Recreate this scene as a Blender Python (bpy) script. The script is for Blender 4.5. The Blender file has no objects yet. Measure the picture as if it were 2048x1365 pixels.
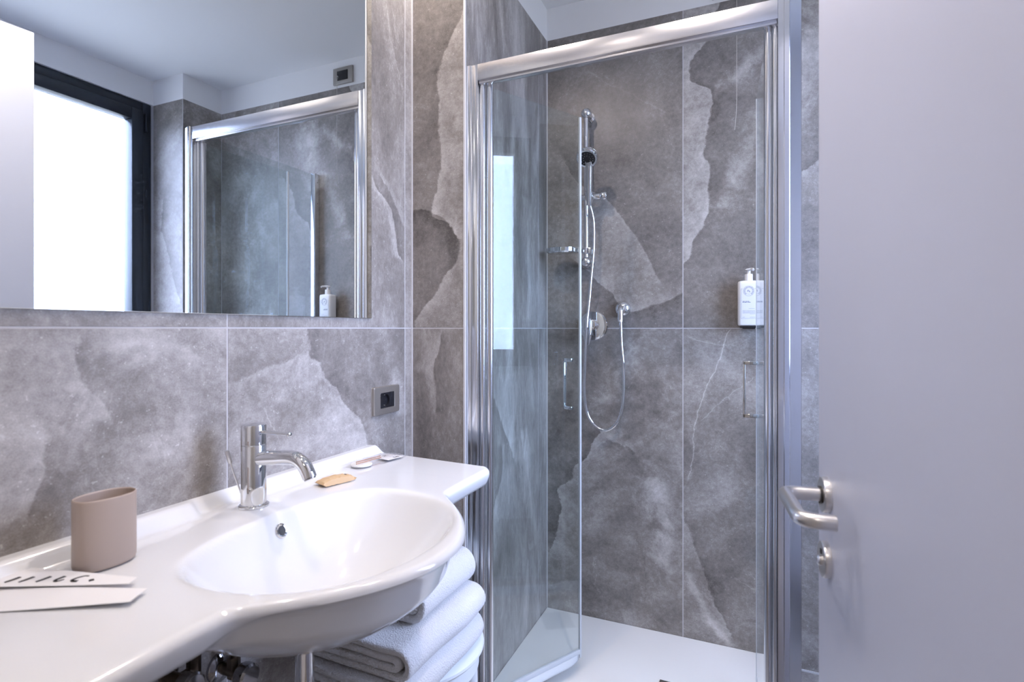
import bpy, bmesh, math, random
from mathutils import Vector, Matrix

random.seed(7)
sc = bpy.context.scene
COL = sc.collection
R = math.radians

# ------------------------------------------------------------------ camera, world, lights, exposure
CAM_Z = 1.228
cd = bpy.data.cameras.new('camera')
cd.sensor_width = 36.0
cd.lens = 1084.0 / 2048.0 * 36.0
cd.shift_y = -(682.5 - 658.0) / 2048.0 * 1.0
cd.clip_start = 0.02
cd.dof.use_dof = True
cd.dof.focus_distance = 1.75
cd.dof.aperture_fstop = 4.5
cam = bpy.data.objects.new('camera', cd)
COL.objects.link(cam)
cam.location = (0, 0, CAM_Z)
cam.rotation_euler = (R(90), 0, R(23.57))
sc.camera = cam

world = bpy.data.worlds.new('sky')
sc.world = world
world.use_nodes = True
bg = world.node_tree.nodes['Background']
# overcast sky above the horizon, darker ground below it
_w = world.node_tree
_tc = _w.nodes.new('ShaderNodeTexCoord'); _sx = _w.nodes.new('ShaderNodeSeparateXYZ'); _rp = _w.nodes.new('ShaderNodeValToRGB')
_mr = _w.nodes.new('ShaderNodeMapRange'); _mr.inputs['From Min'].default_value = -1.0
_rp.color_ramp.elements[0].position = 0.44; _rp.color_ramp.elements[0].color = (0.16, 0.175, 0.21, 1)
_rp.color_ramp.elements[1].position = 0.50; _rp.color_ramp.elements[1].color = (0.56, 0.66, 1.0, 1)
_w.links.new(_tc.outputs['Generated'], _sx.inputs[0]); _w.links.new(_sx.outputs['Z'], _mr.inputs['Value'])
_w.links.new(_mr.outputs[0], _rp.inputs[0]); _w.links.new(_rp.outputs[0], bg.inputs['Color'])
bg.inputs['Strength'].default_value = 20.0

sc.view_settings.view_transform = 'Standard'
sc.view_settings.look = 'None'
sc.view_settings.gamma = 1.0
sc.view_settings.use_curve_mapping = False
sc.view_settings.exposure = 0.02
sc.cycles.max_bounces = 7
sc.cycles.diffuse_bounces = 4
sc.cycles.use_adaptive_sampling = True
sc.cycles.adaptive_threshold = 0.08
sc.cycles.adaptive_min_samples = 16
sc.cycles.use_light_tree = False
sc.cycles.transparent_max_bounces = 16
sc.cycles.glossy_bounces = 6
sc.cycles.sample_clamp_indirect = 6.0
sc.cycles.use_denoising = True

LAMP_W = 2.9
LAMP_COL = (1.0, 0.872, 0.785)
LAMPS = [(-0.74, 1.20), (-0.03, 0.98), (-0.50, 0.42)]

# main planes of the room
XL, XS, YS, YB = -0.988, -0.7955, 1.463, 2.20      # mirror wall, shower side wall, step face, back wall
XP, YP, XR, YE = 0.825, 1.965, 1.07, 0.165         # pillar faces, window wall, entry wall
ZT, ZJ, ZC = 2.469, 1.230, 2.605                   # top of the tiling, joint, ceiling


# ------------------------------------------------------------------ helpers
def tag(o, label=None, cat=None, group=None, kind=None):
    if label: o['label'] = label
    if cat: o['category'] = cat
    if group: o['group'] = group
    if kind: o['kind'] = kind
    return o


def empty(name, loc=(0, 0, 0), rz=0.0):
    o = bpy.data.objects.new(name, None)
    COL.objects.link(o)
    o.location = loc
    o.rotation_euler = (0, 0, rz)
    o.empty_display_size = 0.05
    return o


class MB:
    """collects geometry in local coordinates and links it as one mesh object"""
    def __init__(self):
        self.bm = bmesh.new()

    def box(self, a, b, bev=0.0, seg=2):
        (x0, y0, z0), (x1, y1, z1) = a, b
        x0, x1 = min(x0, x1), max(x0, x1); y0, y1 = min(y0, y1), max(y0, y1); z0, z1 = min(z0, z1), max(z0, z1)
        t = bmesh.new()
        vs = [t.verts.new(p) for p in ((x0, y0, z0), (x1, y0, z0), (x1, y1, z0), (x0, y1, z0),
                                       (x0, y0, z1), (x1, y0, z1), (x1, y1, z1), (x0, y1, z1))]
        for f in ((0, 3, 2, 1), (4, 5, 6, 7), (0, 1, 5, 4), (1, 2, 6, 5), (2, 3, 7, 6), (3, 0, 4, 7)):
            t.faces.new([vs[i] for i in f])
        if bev > 0:
            bmesh.ops.bevel(t, geom=list(t.edges), offset=bev, segments=seg, profile=0.5, affect='EDGES')
        self._merge(t)
        return self

    def _merge(self, t, M=None):
        if M is not None:
            bmesh.ops.transform(t, matrix=M, verts=t.verts)
        me = bpy.data.meshes.new('tmp')
        t.to_mesh(me); t.free()
        self.bm.from_mesh(me)
        bpy.data.meshes.remove(me)

    def grid(self, rows, close_u=False, close_v=False, flip=False):
        g = [[self.bm.verts.new(p) for p in r] for r in rows]
        n, m = len(g), len(g[0])
        for i in range(n if close_u else n - 1):
            for j in range(m if close_v else m - 1):
                q = [g[i][j], g[(i + 1) % n][j], g[(i + 1) % n][(j + 1) % m], g[i][(j + 1) % m]]
                if flip: q.reverse()
                try: self.bm.faces.new(q)
                except ValueError: pass
        return g

    def ngon(self, vs, flip=False):
        vs = list(vs)
        if flip: vs.reverse()
        try: self.bm.faces.new(vs)
        except ValueError: pass

    def lathe(self, prof, M=None, n=40, cap=True, sx=1.0, sy=1.0):
        """profile of (radius, height) turned about z, then moved by matrix M"""
        t = bmesh.new()
        rings = []
        for r, z in prof:
            if r < 1e-6:
                rings.append([t.verts.new((0, 0, z))])
            else:
                rings.append([t.verts.new((r * sx * math.cos(2 * math.pi * k / n), r * sy * math.sin(2 * math.pi * k / n), z)) for k in range(n)])
        for a, b in zip(rings, rings[1:]):
            for k in range(n):
                k2 = (k + 1) % n
                if len(a) == 1 and len(b) == 1: continue
                if len(a) == 1: t.faces.new((a[0], b[k2], b[k]))
                elif len(b) == 1: t.faces.new((a[k], a[k2], b[0]))
                else: t.faces.new((a[k], a[k2], b[k2], b[k]))
        if cap:
            if len(rings[0]) > 1: t.faces.new(list(reversed(rings[0])))
            if len(rings[-1]) > 1: t.faces.new(rings[-1])
        bmesh.ops.recalc_face_normals(t, faces=t.faces)
        self._merge(t, M)
        return self

    def cyl(self, p0, p1, r, n=32, bev=0.0):
        p0, p1 = Vector(p0), Vector(p1)
        L = (p1 - p0).length
        M = Matrix.Translation(p0) @ (p1 - p0).to_track_quat('Z', 'Y').to_matrix().to_4x4()
        if bev > 0:
            prof = [(r - bev, 0), (r - bev * .3, bev * .3), (r, bev), (r, L - bev), (r - bev * .3, L - bev * .3), (r - bev, L)]
        else:
            prof = [(r, 0), (r, L)]
        return self.lathe(prof, M, n)

    def tube(self, pts, r, n=16, smooth=6, ribs=None, cap=True):
        """round tube along a smoothed path; r is a number or a function of 0..1"""
        pts = [Vector(p) for p in pts]
        if smooth > 1:
            out = []
            for i in range(len(pts) - 1):
                p0, p1, p2, p3 = pts[max(i - 1, 0)], pts[i], pts[i + 1], pts[min(i + 2, len(pts) - 1)]
                for k in range(smooth):
                    t = k / smooth
                    out.append(0.5 * ((2 * p1) + (p2 - p0) * t + (2 * p0 - 5 * p1 + 4 * p2 - p3) * t * t + (3 * p1 - p0 - 3 * p2 + p3) * t ** 3))
            out.append(pts[-1]); pts = out
        if ribs:                                   # resample with a fixed pitch
            L = [0.0]
            for a, b in zip(pts, pts[1:]): L.append(L[-1] + (b - a).length)
            cnt = int(L[-1] / ribs[0] * 2)
            new = []; j = 0
            for k in range(cnt + 1):
                s = L[-1] * k / cnt
                while j < len(L) - 2 and L[j + 1] < s: j += 1
                u = (s - L[j]) / max(L[j + 1] - L[j], 1e-9)
                new.append(pts[j].lerp(pts[j + 1], u))
            pts = new
        rows = []
        nrm = None
        for i, p in enumerate(pts):
            d = (pts[min(i + 1, len(pts) - 1)] - pts[max(i - 1, 0)]).normalized()
            if nrm is None:
                nrm = d.orthogonal().normalized()
            nrm = (nrm - d * nrm.dot(d)).normalized()
            bn = d.cross(nrm)
            rr = r(i / (len(pts) - 1)) if callable(r) else r
            if ribs: rr *= (1.0 if i % 2 else ribs[1])
            rows.append([p + (nrm * math.cos(2 * math.pi * k / n) + bn * math.sin(2 * math.pi * k / n)) * rr for k in range(n)])
        g = self.grid(rows, close_v=True)
        if cap:
            self.ngon(g[0]); self.ngon(g[-1], True)
        return self

    def prism(self, poly, z0, z1, M=None, bev=0.0):
        """polygon in x,y raised from z0 to z1"""
        t = bmesh.new()
        a = [t.verts.new((x, y, z0)) for x, y in poly]
        b = [t.verts.new((x, y, z1)) for x, y in poly]
        t.faces.new(list(reversed(a))); t.faces.new(b)
        for i in range(len(poly)):
            j = (i + 1) % len(poly)
            t.faces.new((a[i], a[j], b[j], b[i]))
        bmesh.ops.recalc_face_normals(t, faces=t.faces)
        if bev > 0:
            es = [e for e in t.edges if abs(e.verts[0].co.z - e.verts[1].co.z) < 1e-7]
            bmesh.ops.bevel(t, geom=es, offset=bev, segments=3, profile=0.5, affect='EDGES')
        self._merge(t, M)
        return self

    def build(self, name, mat, parent=None, smooth=True, angle=40, fix=True):
        if fix:
            bmesh.ops.recalc_face_normals(self.bm, faces=self.bm.faces)
        me = bpy.data.meshes.new(name)
        self.bm.to_mesh(me); self.bm.free()
        if mat: me.materials.append(mat)
        if smooth:
            for p in me.polygons: p.use_smooth = True
            try: me.set_sharp_from_angle(angle=R(angle))
            except Exception: pass
        o = bpy.data.objects.new(name, me)
        COL.objects.link(o)
        if parent: o.parent = parent
        return o


# ------------------------------------------------------------------ materials
MATS = {}


def mat(name, color, rough=0.5, metal=0.0, spec=0.5, coat=0.0, bump=None, trans=None, sheen=0.0):
    m = bpy.data.materials.new(name)
    m.use_nodes = True
    nt = m.node_tree
    b = nt.nodes['Principled BSDF']
    b.inputs['Base Color'].default_value = (*color, 1)
    b.inputs['Roughness'].default_value = rough
    b.inputs['Metallic'].default_value = metal
    b.inputs['Specular IOR Level'].default_value = spec
    b.inputs['Coat Weight'].default_value = coat
    b.inputs['Coat Roughness'].default_value = 0.04
    if sheen: b.inputs['Sheen Weight'].default_value = sheen
    tc = nt.nodes.new('ShaderNodeTexCoord')
    no = nt.nodes.new('ShaderNodeTexNoise')
    sc_, st, dist = bump if bump else (60, 0.02, 0.0004)
    no.inputs['Scale'].default_value = sc_
    no.inputs['Detail'].default_value = 3
    if isinstance(dist, tuple):               # stretched grain
        mp = nt.nodes.new('ShaderNodeMapping')
        mp.inputs['Scale'].default_value = dist[1]
        nt.links.new(tc.outputs['Object'], mp.inputs['Vector'])
        nt.links.new(mp.outputs['Vector'], no.inputs['Vector'])
        dist = dist[0]
    else:
        nt.links.new(tc.outputs['Object'], no.inputs['Vector'])
    bp = nt.nodes.new('ShaderNodeBump')
    bp.inputs['Strength'].default_value = st
    bp.inputs['Distance'].default_value = dist
    nt.links.new(no.outputs['Fac'], bp.inputs['Height'])
    nt.links.new(bp.outputs['Normal'], b.inputs['Normal'])
    MATS[name] = m
    return m


CHROME = mat('chrome', (0.78, 0.79, 0.81), 0.045, 1.0, bump=(40, 0.01, 0.0002))
ALU = mat('polished_aluminium', (0.68, 0.67, 0.68), 0.27, 1.0, bump=(30, 0.10, (0.0005, (1, 40, 40))))
ALUV = mat('polished_aluminium_upright', (0.74, 0.76, 0.80), 0.16, 1.0, bump=(30, 0.03, (0.0003, (40, 40, 0.6))))
SATIN = mat('satin_steel', (0.72, 0.71, 0.71), 0.30, 1.0, bump=(200, 0.05, 0.0002))
BRONZE = mat('aged_metal', (0.20, 0.17, 0.14), 0.28, 1.0)
BLACKCH = mat('dark_chrome', (0.35, 0.35, 0.37), 0.10, 1.0)
CERAMIC = mat('white_ceramic', (0.745, 0.755, 0.775), 0.12, 0.0, 0.5, coat=0.6, bump=(8, 0.01, 0.0005))
PLASTER = mat('white_plaster', (0.80, 0.80, 0.81), 0.85, bump=(180, 0.15, 0.0006))
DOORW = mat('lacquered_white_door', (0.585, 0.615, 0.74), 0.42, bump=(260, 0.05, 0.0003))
TRAYM = mat('white_stone_tray', (0.93, 0.92, 0.91), 0.42, bump=(9, 0.25, 0.003))
GROUT = mat('light_grout', (0.56, 0.55, 0.57), 0.8, bump=(300, 0.2, 0.0006))
TOWEL = mat('white_terry', (0.79, 0.79, 0.80), 0.95, 0, 0.1, sheen=0.4, bump=(300, 1.0, 0.004))
STOOLM = mat('pale_plastic', (0.76, 0.80, 0.82), 0.35)
BEIGE = mat('beige_resin', (0.43, 0.345, 0.295), 0.42, bump=(120, 0.05, 0.0003))
KRAFT = mat('kraft_paper', (0.58, 0.40, 0.23), 0.7, bump=(90, 0.25, 0.0008))
PAPER = mat('white_paper', (0.80, 0.79, 0.80), 0.5, bump=(60, 0.1, 0.0006))
INK = mat('black_ink', (0.015, 0.015, 0.02), 0.5)
INKB = mat('navy_ink', (0.10, 0.12, 0.22), 0.6)
INKL = mat('grey_ink', (0.42, 0.44, 0.50), 0.6)
WOOD = mat('pale_wood_stick', (0.50, 0.27, 0.17), 0.6, bump=(60, 0.1, 0.0004))
COTTON = mat('cotton', (0.86, 0.85, 0.82), 0.95, bump=(300, 0.5, 0.001))
PLATE = mat('brushed_bronze_plate', (0.40, 0.375, 0.345), 0.34, 0.75, bump=(40, 0.08, (0.0004, (1, 1, 30))))
BLACKP = mat('black_plastic', (0.012, 0.013, 0.018), 0.32)
DARKBLUE = mat('anthracite_lacquer', (0.020, 0.027, 0.038), 0.38)
BOTTLEM = mat('white_plastic_bottle', (0.82, 0.82, 0.84), 0.32)
RUBBER = mat('dark_rubber', (0.03, 0.03, 0.033), 0.5)
DRAINM = mat('grey_drain_cover', (0.22, 0.20, 0.20), 0.4, 0.6)
TRIMM = mat('white_trim', (0.62, 0.62, 0.64), 0.4)
CORDM = mat('pull_cord', (0.55, 0.52, 0.48), 0.6)


def glass_mat(name, tint, ior=1.5):
    m = bpy.data.materials.new(name); m.use_nodes = True
    nt = m.node_tree; nt.nodes.clear()
    out = nt.nodes.new('ShaderNodeOutputMaterial')
    mix = nt.nodes.new('ShaderNodeMixShader')
    tr = nt.nodes.new('ShaderNodeBsdfTransparent'); tr.inputs['Color'].default_value = (*tint, 1)
    gl = nt.nodes.new('ShaderNodeBsdfGlossy'); gl.inputs['Roughness'].default_value = 0.0
    gl.inputs['Color'].default_value = (1, 1, 1, 1)
    fr = nt.nodes.new('ShaderNodeFresnel')
    ge = nt.nodes.new('ShaderNodeNewGeometry'); mr = nt.nodes.new('ShaderNodeMapRange')      # same reflectance on either face of the sheet
    mr.inputs['To Min'].default_value = ior; mr.inputs['To Max'].default_value = 1.0 / ior
    nt.links.new(ge.outputs['Backfacing'], mr.inputs['Value']); nt.links.new(mr.outputs[0], fr.inputs['IOR'])
    nt.links.new(fr.outputs[0], mix.inputs[0]); nt.links.new(tr.outputs[0], mix.inputs[1]); nt.links.new(gl.outputs[0], mix.inputs[2])
    nt.links.new(mix.outputs[0], out.inputs['Surface'])
    return m


GLASS = glass_mat('clear_shower_glass', (0.945, 0.975, 0.978))
WGLASS = glass_mat('window_glass', (0.97, 0.98, 0.98))
FILM = glass_mat('clear_film', (0.97, 0.97, 0.98), 1.45)
SEAL = mat('translucent_seal', (0.66, 0.70, 0.76), 0.25, 0, 0.5)

MIRROR = bpy.data.materials.new('silvered_mirror'); MIRROR.use_nodes = True
_b = MIRROR.node_tree.nodes['Principled BSDF']
_b.inputs['Base Color'].default_value = (0.84, 0.87, 0.87, 1); _b.inputs['Metallic'].default_value = 1; _b.inputs['Roughness'].default_value = 0.0


def lamp_mat(name, col, s):
    m = bpy.data.materials.new(name); m.use_nodes = True
    b = m.node_tree.nodes['Principled BSDF']
    b.inputs['Emission Color'].default_value = (*col, 1); b.inputs['Emission Strength'].default_value = s
    return m


LENS = lamp_mat('lit_lamp_lens', LAMP_COL, 25.0)


# ---- stone tile material: mottled slate with its own ragged edges and veins (coordinates along the wall and up)
def stone(name, axis, seed, feats=(), base=0.0, stretch=(1, 1), mott=1.0):
    m = bpy.data.materials.new(name); m.use_nodes = True
    nt = m.node_tree; N = nt.nodes; L = nt.links
    bs = N['Principled BSDF']

    def math_(op, a, b=None, clamp=False):
        n = N.new('ShaderNodeMath'); n.operation = op; n.use_clamp = clamp
        for i, v in enumerate((a, b)):
            if v is None: continue
            if isinstance(v, (int, float)): n.inputs[i].default_value = v
            else: L.new(v, n.inputs[i])
        return n.outputs[0]

    def rng(v, a, b, c, d, mode='LINEAR'):
        n = N.new('ShaderNodeMapRange'); n.clamp = True; n.interpolation_type = mode
        L.new(v, n.inputs['Value'])
        n.inputs['From Min'].default_value = a; n.inputs['From Max'].default_value = b
        n.inputs['To Min'].default_value = c; n.inputs['To Max'].default_value = d
        return n.outputs['Result']

    def noise(vec, scale, det, rough=0.55, dist=0.0):
        n = N.new('ShaderNodeTexNoise')
        n.inputs['Scale'].default_value = scale; n.inputs['Detail'].default_value = det
        n.inputs['Roughness'].default_value = rough; n.inputs['Distortion'].default_value = dist
        L.new(vec, n.inputs['Vector'])
        return n.outputs['Fac']

    geo = N.new('ShaderNodeNewGeometry')
    sep = N.new('ShaderNodeSeparateXYZ'); L.new(geo.outputs['Position'], sep.inputs[0])
    h = sep.outputs['X' if axis == 'X' else 'Y']
    z = sep.outputs['Z']
    if axis == 'F': z = sep.outputs['X']
    cmb = N.new('ShaderNodeCombineXYZ')
    L.new(math_('ADD', math_('MULTIPLY', h, stretch[0]), seed * 3.17), cmb.inputs[0])
    L.new(math_('ADD', math_('MULTIPLY', z, stretch[1]), seed * 1.71), cmb.inputs[1])
    cmb.inputs[2].default_value = seed * 0.37
    vec = cmb.outputs[0]
    n1 = noise(vec, 2.3, 5, 0.62, 0.9)
    n2 = noise(vec, 9.0, 6, 0.65, 0.5)
    n3 = noise(vec, 60.0, 5, 0.75)
    n4 = noise(vec, 330.0, 2, 0.6)
    tone = math_('ADD', math_('MULTIPLY', math_('SUBTRACT', n1, 0.5), 1.10 * mott), 0.335 + base)
    tone = math_('ADD', tone, math_('MULTIPLY', math_('SUBTRACT', n2, 0.5), 0.62 * mott))
    tone = math_('ADD', tone, math_('MULTIPLY', math_('SUBTRACT', n3, 0.5), 0.52))
    tone = math_('ADD', tone, math_('MULTIPLY', math_('SUBTRACT', n4, 0.5), 0.24))
    # thin pale veins wandering everywhere, weak
    v1 = noise(vec, 3.1, 4, 0.55, 1.6)
    ridge = rng(math_('ABSOLUTE', math_('SUBTRACT', v1, 0.52)), 0.0, 0.012, 1.0, 0.0, 'SMOOTHSTEP')
    tone = math_('ADD', tone, math_('MULTIPLY', math_('MULTIPLY', ridge, n2), 0.13 * mott))
    # pale speckle
    spk = rng(noise(vec, 150.0, 1, 0.5), 0.70, 0.78, 0.0, 0.22)
    tone = math_('ADD', tone, spk)
    n5 = noise(vec, 24.0, 6, 0.7, 0.4)
    rag = math_('ADD', math_('MULTIPLY', math_('SUBTRACT', n2, 0.5), 0.030), math_('MULTIPLY', math_('SUBTRACT', n5, 0.5), 0.044))
    for f in feats:
        kind, par, pts = f['k'], f.get('p', 'z'), f['pts']
        p_, q_ = (z, h) if par == 'z' else (h, z)
        pq = sorted(((b, a) if par == 'z' else (a, b)) for a, b in pts)      # (parameter, value); pts are (along, up)
        p0, p1 = pq[0][0], pq[-1][0]
        q0 = min(v for _, v in pq) - 1e-3; q1 = max(v for _, v in pq) + 1e-3
        fc = N.new('ShaderNodeFloatCurve')
        cv = fc.mapping.curves[0]
        qs = [((p - p0) / (p1 - p0), (v - q0) / (q1 - q0)) for p, v in pq]
        cv.points[0].location = qs[0]; cv.points[1].location = qs[-1]
        for q in qs[1:-1]: cv.points.new(*q)
        for pt in cv.points: pt.handle_type = 'AUTO_CLAMPED'
        fc.mapping.update()
        L.new(rng(p_, p0, p1, 0, 1), fc.inputs['Value'])
        cur = rng(fc.outputs[0], 0, 1, q0, q1)
        d = math_('ADD', math_('SUBTRACT', q_, cur), math_('MULTIPLY', rag, f.get('rag', 1.0)))
        if f.get('s', 1) < 0: d = math_('MULTIPLY', d, -1.0)
        w = f.get('w', 0.12)
        e0, e1 = f.get('e0', 0.02), f.get('e1', 0.02)
        msk = None
        if e0: msk = rng(p_, p0 - e0 * .0, p0 + e0, 0, 1, 'SMOOTHSTEP')
        if e1:
            mk = rng(p_, p1 - e1, p1, 1, 0, 'SMOOTHSTEP')
            msk = mk if msk is None else math_('MULTIPLY', msk, mk)
        cr = N.new('ShaderNodeValToRGB')
        el = cr.color_ramp.elements
        A = f.get('a', 0.3)

        def put(stops):
            el[0].position, el[1].position = stops[0][0], stops[-1][0]
            el[0].color = (stops[0][1],) * 3 + (1,); el[1].color = (stops[-1][1],) * 3 + (1,)
            for ps, v in stops[1:-1]:
                e = el.new(ps); e.color = (v, v, v, 1)
        g = math_('MULTIPLY', d, 0.5 / w)
        g = math_('ADD', g, 0.5, True)
        if kind == 'edge':
            dk, rest = f.get('d', A * .5), f.get('r', A * .35)
            thin = 0.5 * 0.003 / w
            put([(0, .5 - f.get('dr', 0.0)), (.30, .5 - dk * .45), (.5 - thin, .5 - dk), (.5 + thin, .5 + A), (.5 + thin * 7, .5 + A * .75), (.72, .5 + (A * .35 + rest * .65)), (1, .5 + rest)])
        elif kind == 'line':
            put([(0, .5), (.40, .5 + A * .12), (.5, .5 + A), (.60, .5 + A * .12), (1, .5)])
        else:                                        # soft streak
            cr.color_ramp.interpolation = 'EASE'
            put([(0, .5), (.5, .5 + A), (1, .5)])
        L.new(g, cr.inputs[0])
        val = math_('SUBTRACT', cr.outputs['Color'], 0.5)
        if kind == 'edge': val = math_('MULTIPLY', val, rng(n5, 0.30, 0.68, 0.62, 1.38))
        if kind == 'streak': val = math_('MULTIPLY', val, rng(n2, 0.3, 0.62, 0.25, 1.25))
        if msk is not None: val = math_('MULTIPLY', val, msk)
        tone = math_('ADD', tone, val)
    ramp = N.new('ShaderNodeValToRGB')
    e = ramp.color_ramp.elements
    e[0].position = 0.0; e[0].color = (0.085, 0.077, 0.072, 1)
    e[1].position = 1.0; e[1].color = (0.74, 0.725, 0.72, 1)
    k = e.new(0.35); k.color = (0.250, 0.228, 0.215, 1)
    k = e.new(0.65); k.color = (0.47, 0.447, 0.432, 1)
    L.new(tone, ramp.inputs[0])
    L.new(ramp.outputs[0], bs.inputs['Base Color'])
    L.new(rng(n3, 0.3, 0.7, 0.36, 0.52), bs.inputs['Roughness'])
    bs.inputs['Specular IOR Level'].default_value = 0.45
    bp = N.new('ShaderNodeBump'); bp.inputs['Strength'].default_value = 0.22; bp.inputs['Distance'].default_value = 0.0025
    hh = math_('ADD', math_('MULTIPLY', n3, 0.5), math_('MULTIPLY', n4, 0.4))
    L.new(hh, bp.inputs['Height']); L.new(bp.outputs[0], bs.inputs['Normal'])
    return m


# ------------------------------------------------------------------ room shell
# plaster above the tiling, grout behind it
WALLM = bpy.data.materials.new('plaster_over_grout'); WALLM.use_nodes = True
_nt = WALLM.node_tree; _b = _nt.nodes['Principled BSDF']
_g = _nt.nodes.new('ShaderNodeNewGeometry'); _s = _nt.nodes.new('ShaderNodeSeparateXYZ'); _c = _nt.nodes.new('ShaderNodeMath'); _c.operation = 'GREATER_THAN'
_c.inputs[1].default_value = ZT - 0.001
_m = _nt.nodes.new('ShaderNodeMix'); _m.data_type = 'RGBA'
_m.inputs['A'].default_value = (0.54, 0.53, 0.55, 1); _m.inputs['B'].default_value = (0.80, 0.80, 0.81, 1)
_nt.links.new(_g.outputs['Position'], _s.inputs[0]); _nt.links.new(_s.outputs['Z'], _c.inputs[0]); _nt.links.new(_c.outputs[0], _m.inputs['Factor'])
_nt.links.new(_m.outputs['Result'], _b.inputs['Base Color']); _b.inputs['Roughness'].default_value = 0.85

GAP, RC = 0.0034, 0.0007


def struct(name, boxes, m, parent=None, bev=0.0):
    mb = MB()
    for a, b in boxes: mb.box(a, b, bev)
    o = mb.build(name, m, parent, smooth=False)
    if parent is None: tag(o, kind='structure')
    return o


def tile_x(parent, X, y0, y1, z0, z1, m, n=1):
    """slab on a wall of constant x; n = direction the wall faces"""
    mb = MB(); g = GAP / 2
    mb.box((X - n * 0.008, y0 + g, z0 + g), (X, y1 - g, z1 - g), 0.0005, 1)
    return mb.build('tile', m, parent, smooth=False)


def tile_y(parent, Y, x0, x1, z0, z1, m):
    mb = MB(); g = GAP / 2
    mb.box((x0 + g, Y, z0 + g), (x1 - g, Y + 0.008, z1 - g), 0.0005, 1)
    return mb.build('tile', m, parent, smooth=False)


floor = struct('floor', [((-1.15, -1.7, -0.12), (1.25, 2.35, -0.0016))], GROUT)
ceiling = struct('ceiling', [((-1.15, -1.7, ZC), (1.25, 2.35, ZC + 0.1))], PLASTER)
wall_left = struct('wall_left', [((-1.15, 0.05, 0), (XL - RC, YS + 0.02, ZC))], WALLM)
wall_shower = struct('wall_shower_side', [((-1.15, YS + RC, 0), (XS - RC, YB + 0.15, ZC))], WALLM)
wall_back = struct('wall_back', [((XS - RC, YB + RC, 0), (1.25, YB + 0.15, ZC))], WALLM)
pillar = struct('wall_corner_pillar', [((XP + RC, YP + RC, 0), (XR + 0.18, YB + RC, ZC))], WALLM)

# floor tiles
FM = stone('stone_floor', 'F', 21, base=0.02)
for i in range(4):
    for j in range(4):
        x0 = -1.10 + i * 0.6; y0 = 0.05 + j * 0.6
        mb = MB(); mb.box((x0 + .0015, y0 + .0015, -0.008), (x0 + .5985, min(y0 + .5985, 2.199), 0.0), 0.0005, 1)
        mb.build('tile', FM, floor, smooth=False)

# --- mirror wall
LB = stone('stone_basin_right', 'Y', 3, base=0.02, mott=0.75, feats=[
    dict(k='edge', s=-1, a=.17, d=.10, r=.05, w=.16, e0=0, e1=.0, pts=[(1.018, 1.233), (1.021, 1.207), (1.021, 1.173), (1.057, 1.139), (1.064, 1.118), (1.085, 1.092), (1.118, 1.067), (1.145, 1.033), (1.189, 0.992), (1.225, 0.948), (1.240, 0.880), (1.21, 0.70), (1.15, 0.40)]),
    dict(k='edge', p='h', s=-1, a=.10, d=.08, r=.03, w=.10, e1=.008, pts=[(0.80, 1.115), (0.87, 1.132), (0.898, 1.14), (0.933, 1.148), (0.978, 1.162), (1.022, 1.174)]),
    dict(k='line', a=.22, w=.010, pts=[(0.885, 1.06), (0.893, 1.041), (0.915, 0.99), (0.933, 0.959)]),
    dict(k='streak', a=.16, w=.06, pts=[(1.30, 1.24), (1.36, 1.12), (1.40, 0.95)]),
])
LA = stone('stone_basin_left', 'Y', 11, base=0.13, mott=0.9, feats=[
    dict(k='edge', s=-1, a=.14, d=.07, r=.0, w=.08, pts=[(0.52, 1.23), (0.515, 1.17), (0.53, 1.13), (0.56, 1.10), (0.57, 1.06)]),
    dict(k='edge', s=-1, a=.12, d=.08, r=.02, w=.06, pts=[(0.475, 1.10), (0.478, 1.04), (0.472, 1.00), (0.45, 0.93)]),
    dict(k='streak', a=-.16, w=.045, pts=[(0.735, 1.06), (0.745, 0.99), (0.75, 0.90)]),
    dict(k='streak', a=.10, w=.10, pts=[(0.60, 1.22), (0.66, 1.10), (0.70, 0.98)]),
])
LU = stone('stone_beside_mirror', 'Y', 5, base=0.10, mott=0.8, stretch=(1.6, 0.7), feats=[
    dict(k='edge', s=-1, a=.22, d=.16, r=.0, w=.06, pts=[(1.255, 1.675), (1.271, 1.647), (1.328, 1.61), (1.365, 1.567), (1.39, 1.467), (1.422, 1.433)]),
    dict(k='edge', s=1, a=.10, d=.10, r=.0, w=.05, pts=[(1.29, 1.69), (1.335, 1.65), (1.375, 1.61), (1.42, 1.54)]),
    dict(k='line', a=.22, w=.012, pts=[(1.33, 2.20), (1.345, 2.12), (1.375, 2.05), (1.42, 1.96)]),
    dict(k='line', a=.18, w=.010, pts=[(1.36, 2.20), (1.38, 2.12), (1.41, 2.10)]),
])
LU2 = stone('stone_behind_mirror', 'Y', 8, base=0.08)
SLV = stone('stone_corner_strip', 'Y', 14, base=0.13, mott=0.6)
for (y0, y1, mu, ml) in ((0.06, 0.192, LU2, LA), (0.192, 0.7925, LU2, LA), (0.7925, 1.425, LU, LB), (1.425, YS, SLV, SLV)):
    tile_x(wall_left, XL, y0, y1, 0.0, ZJ, ml)
    tile_x(wall_left, XL, y0, y1, ZJ, ZT, mu)

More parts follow.
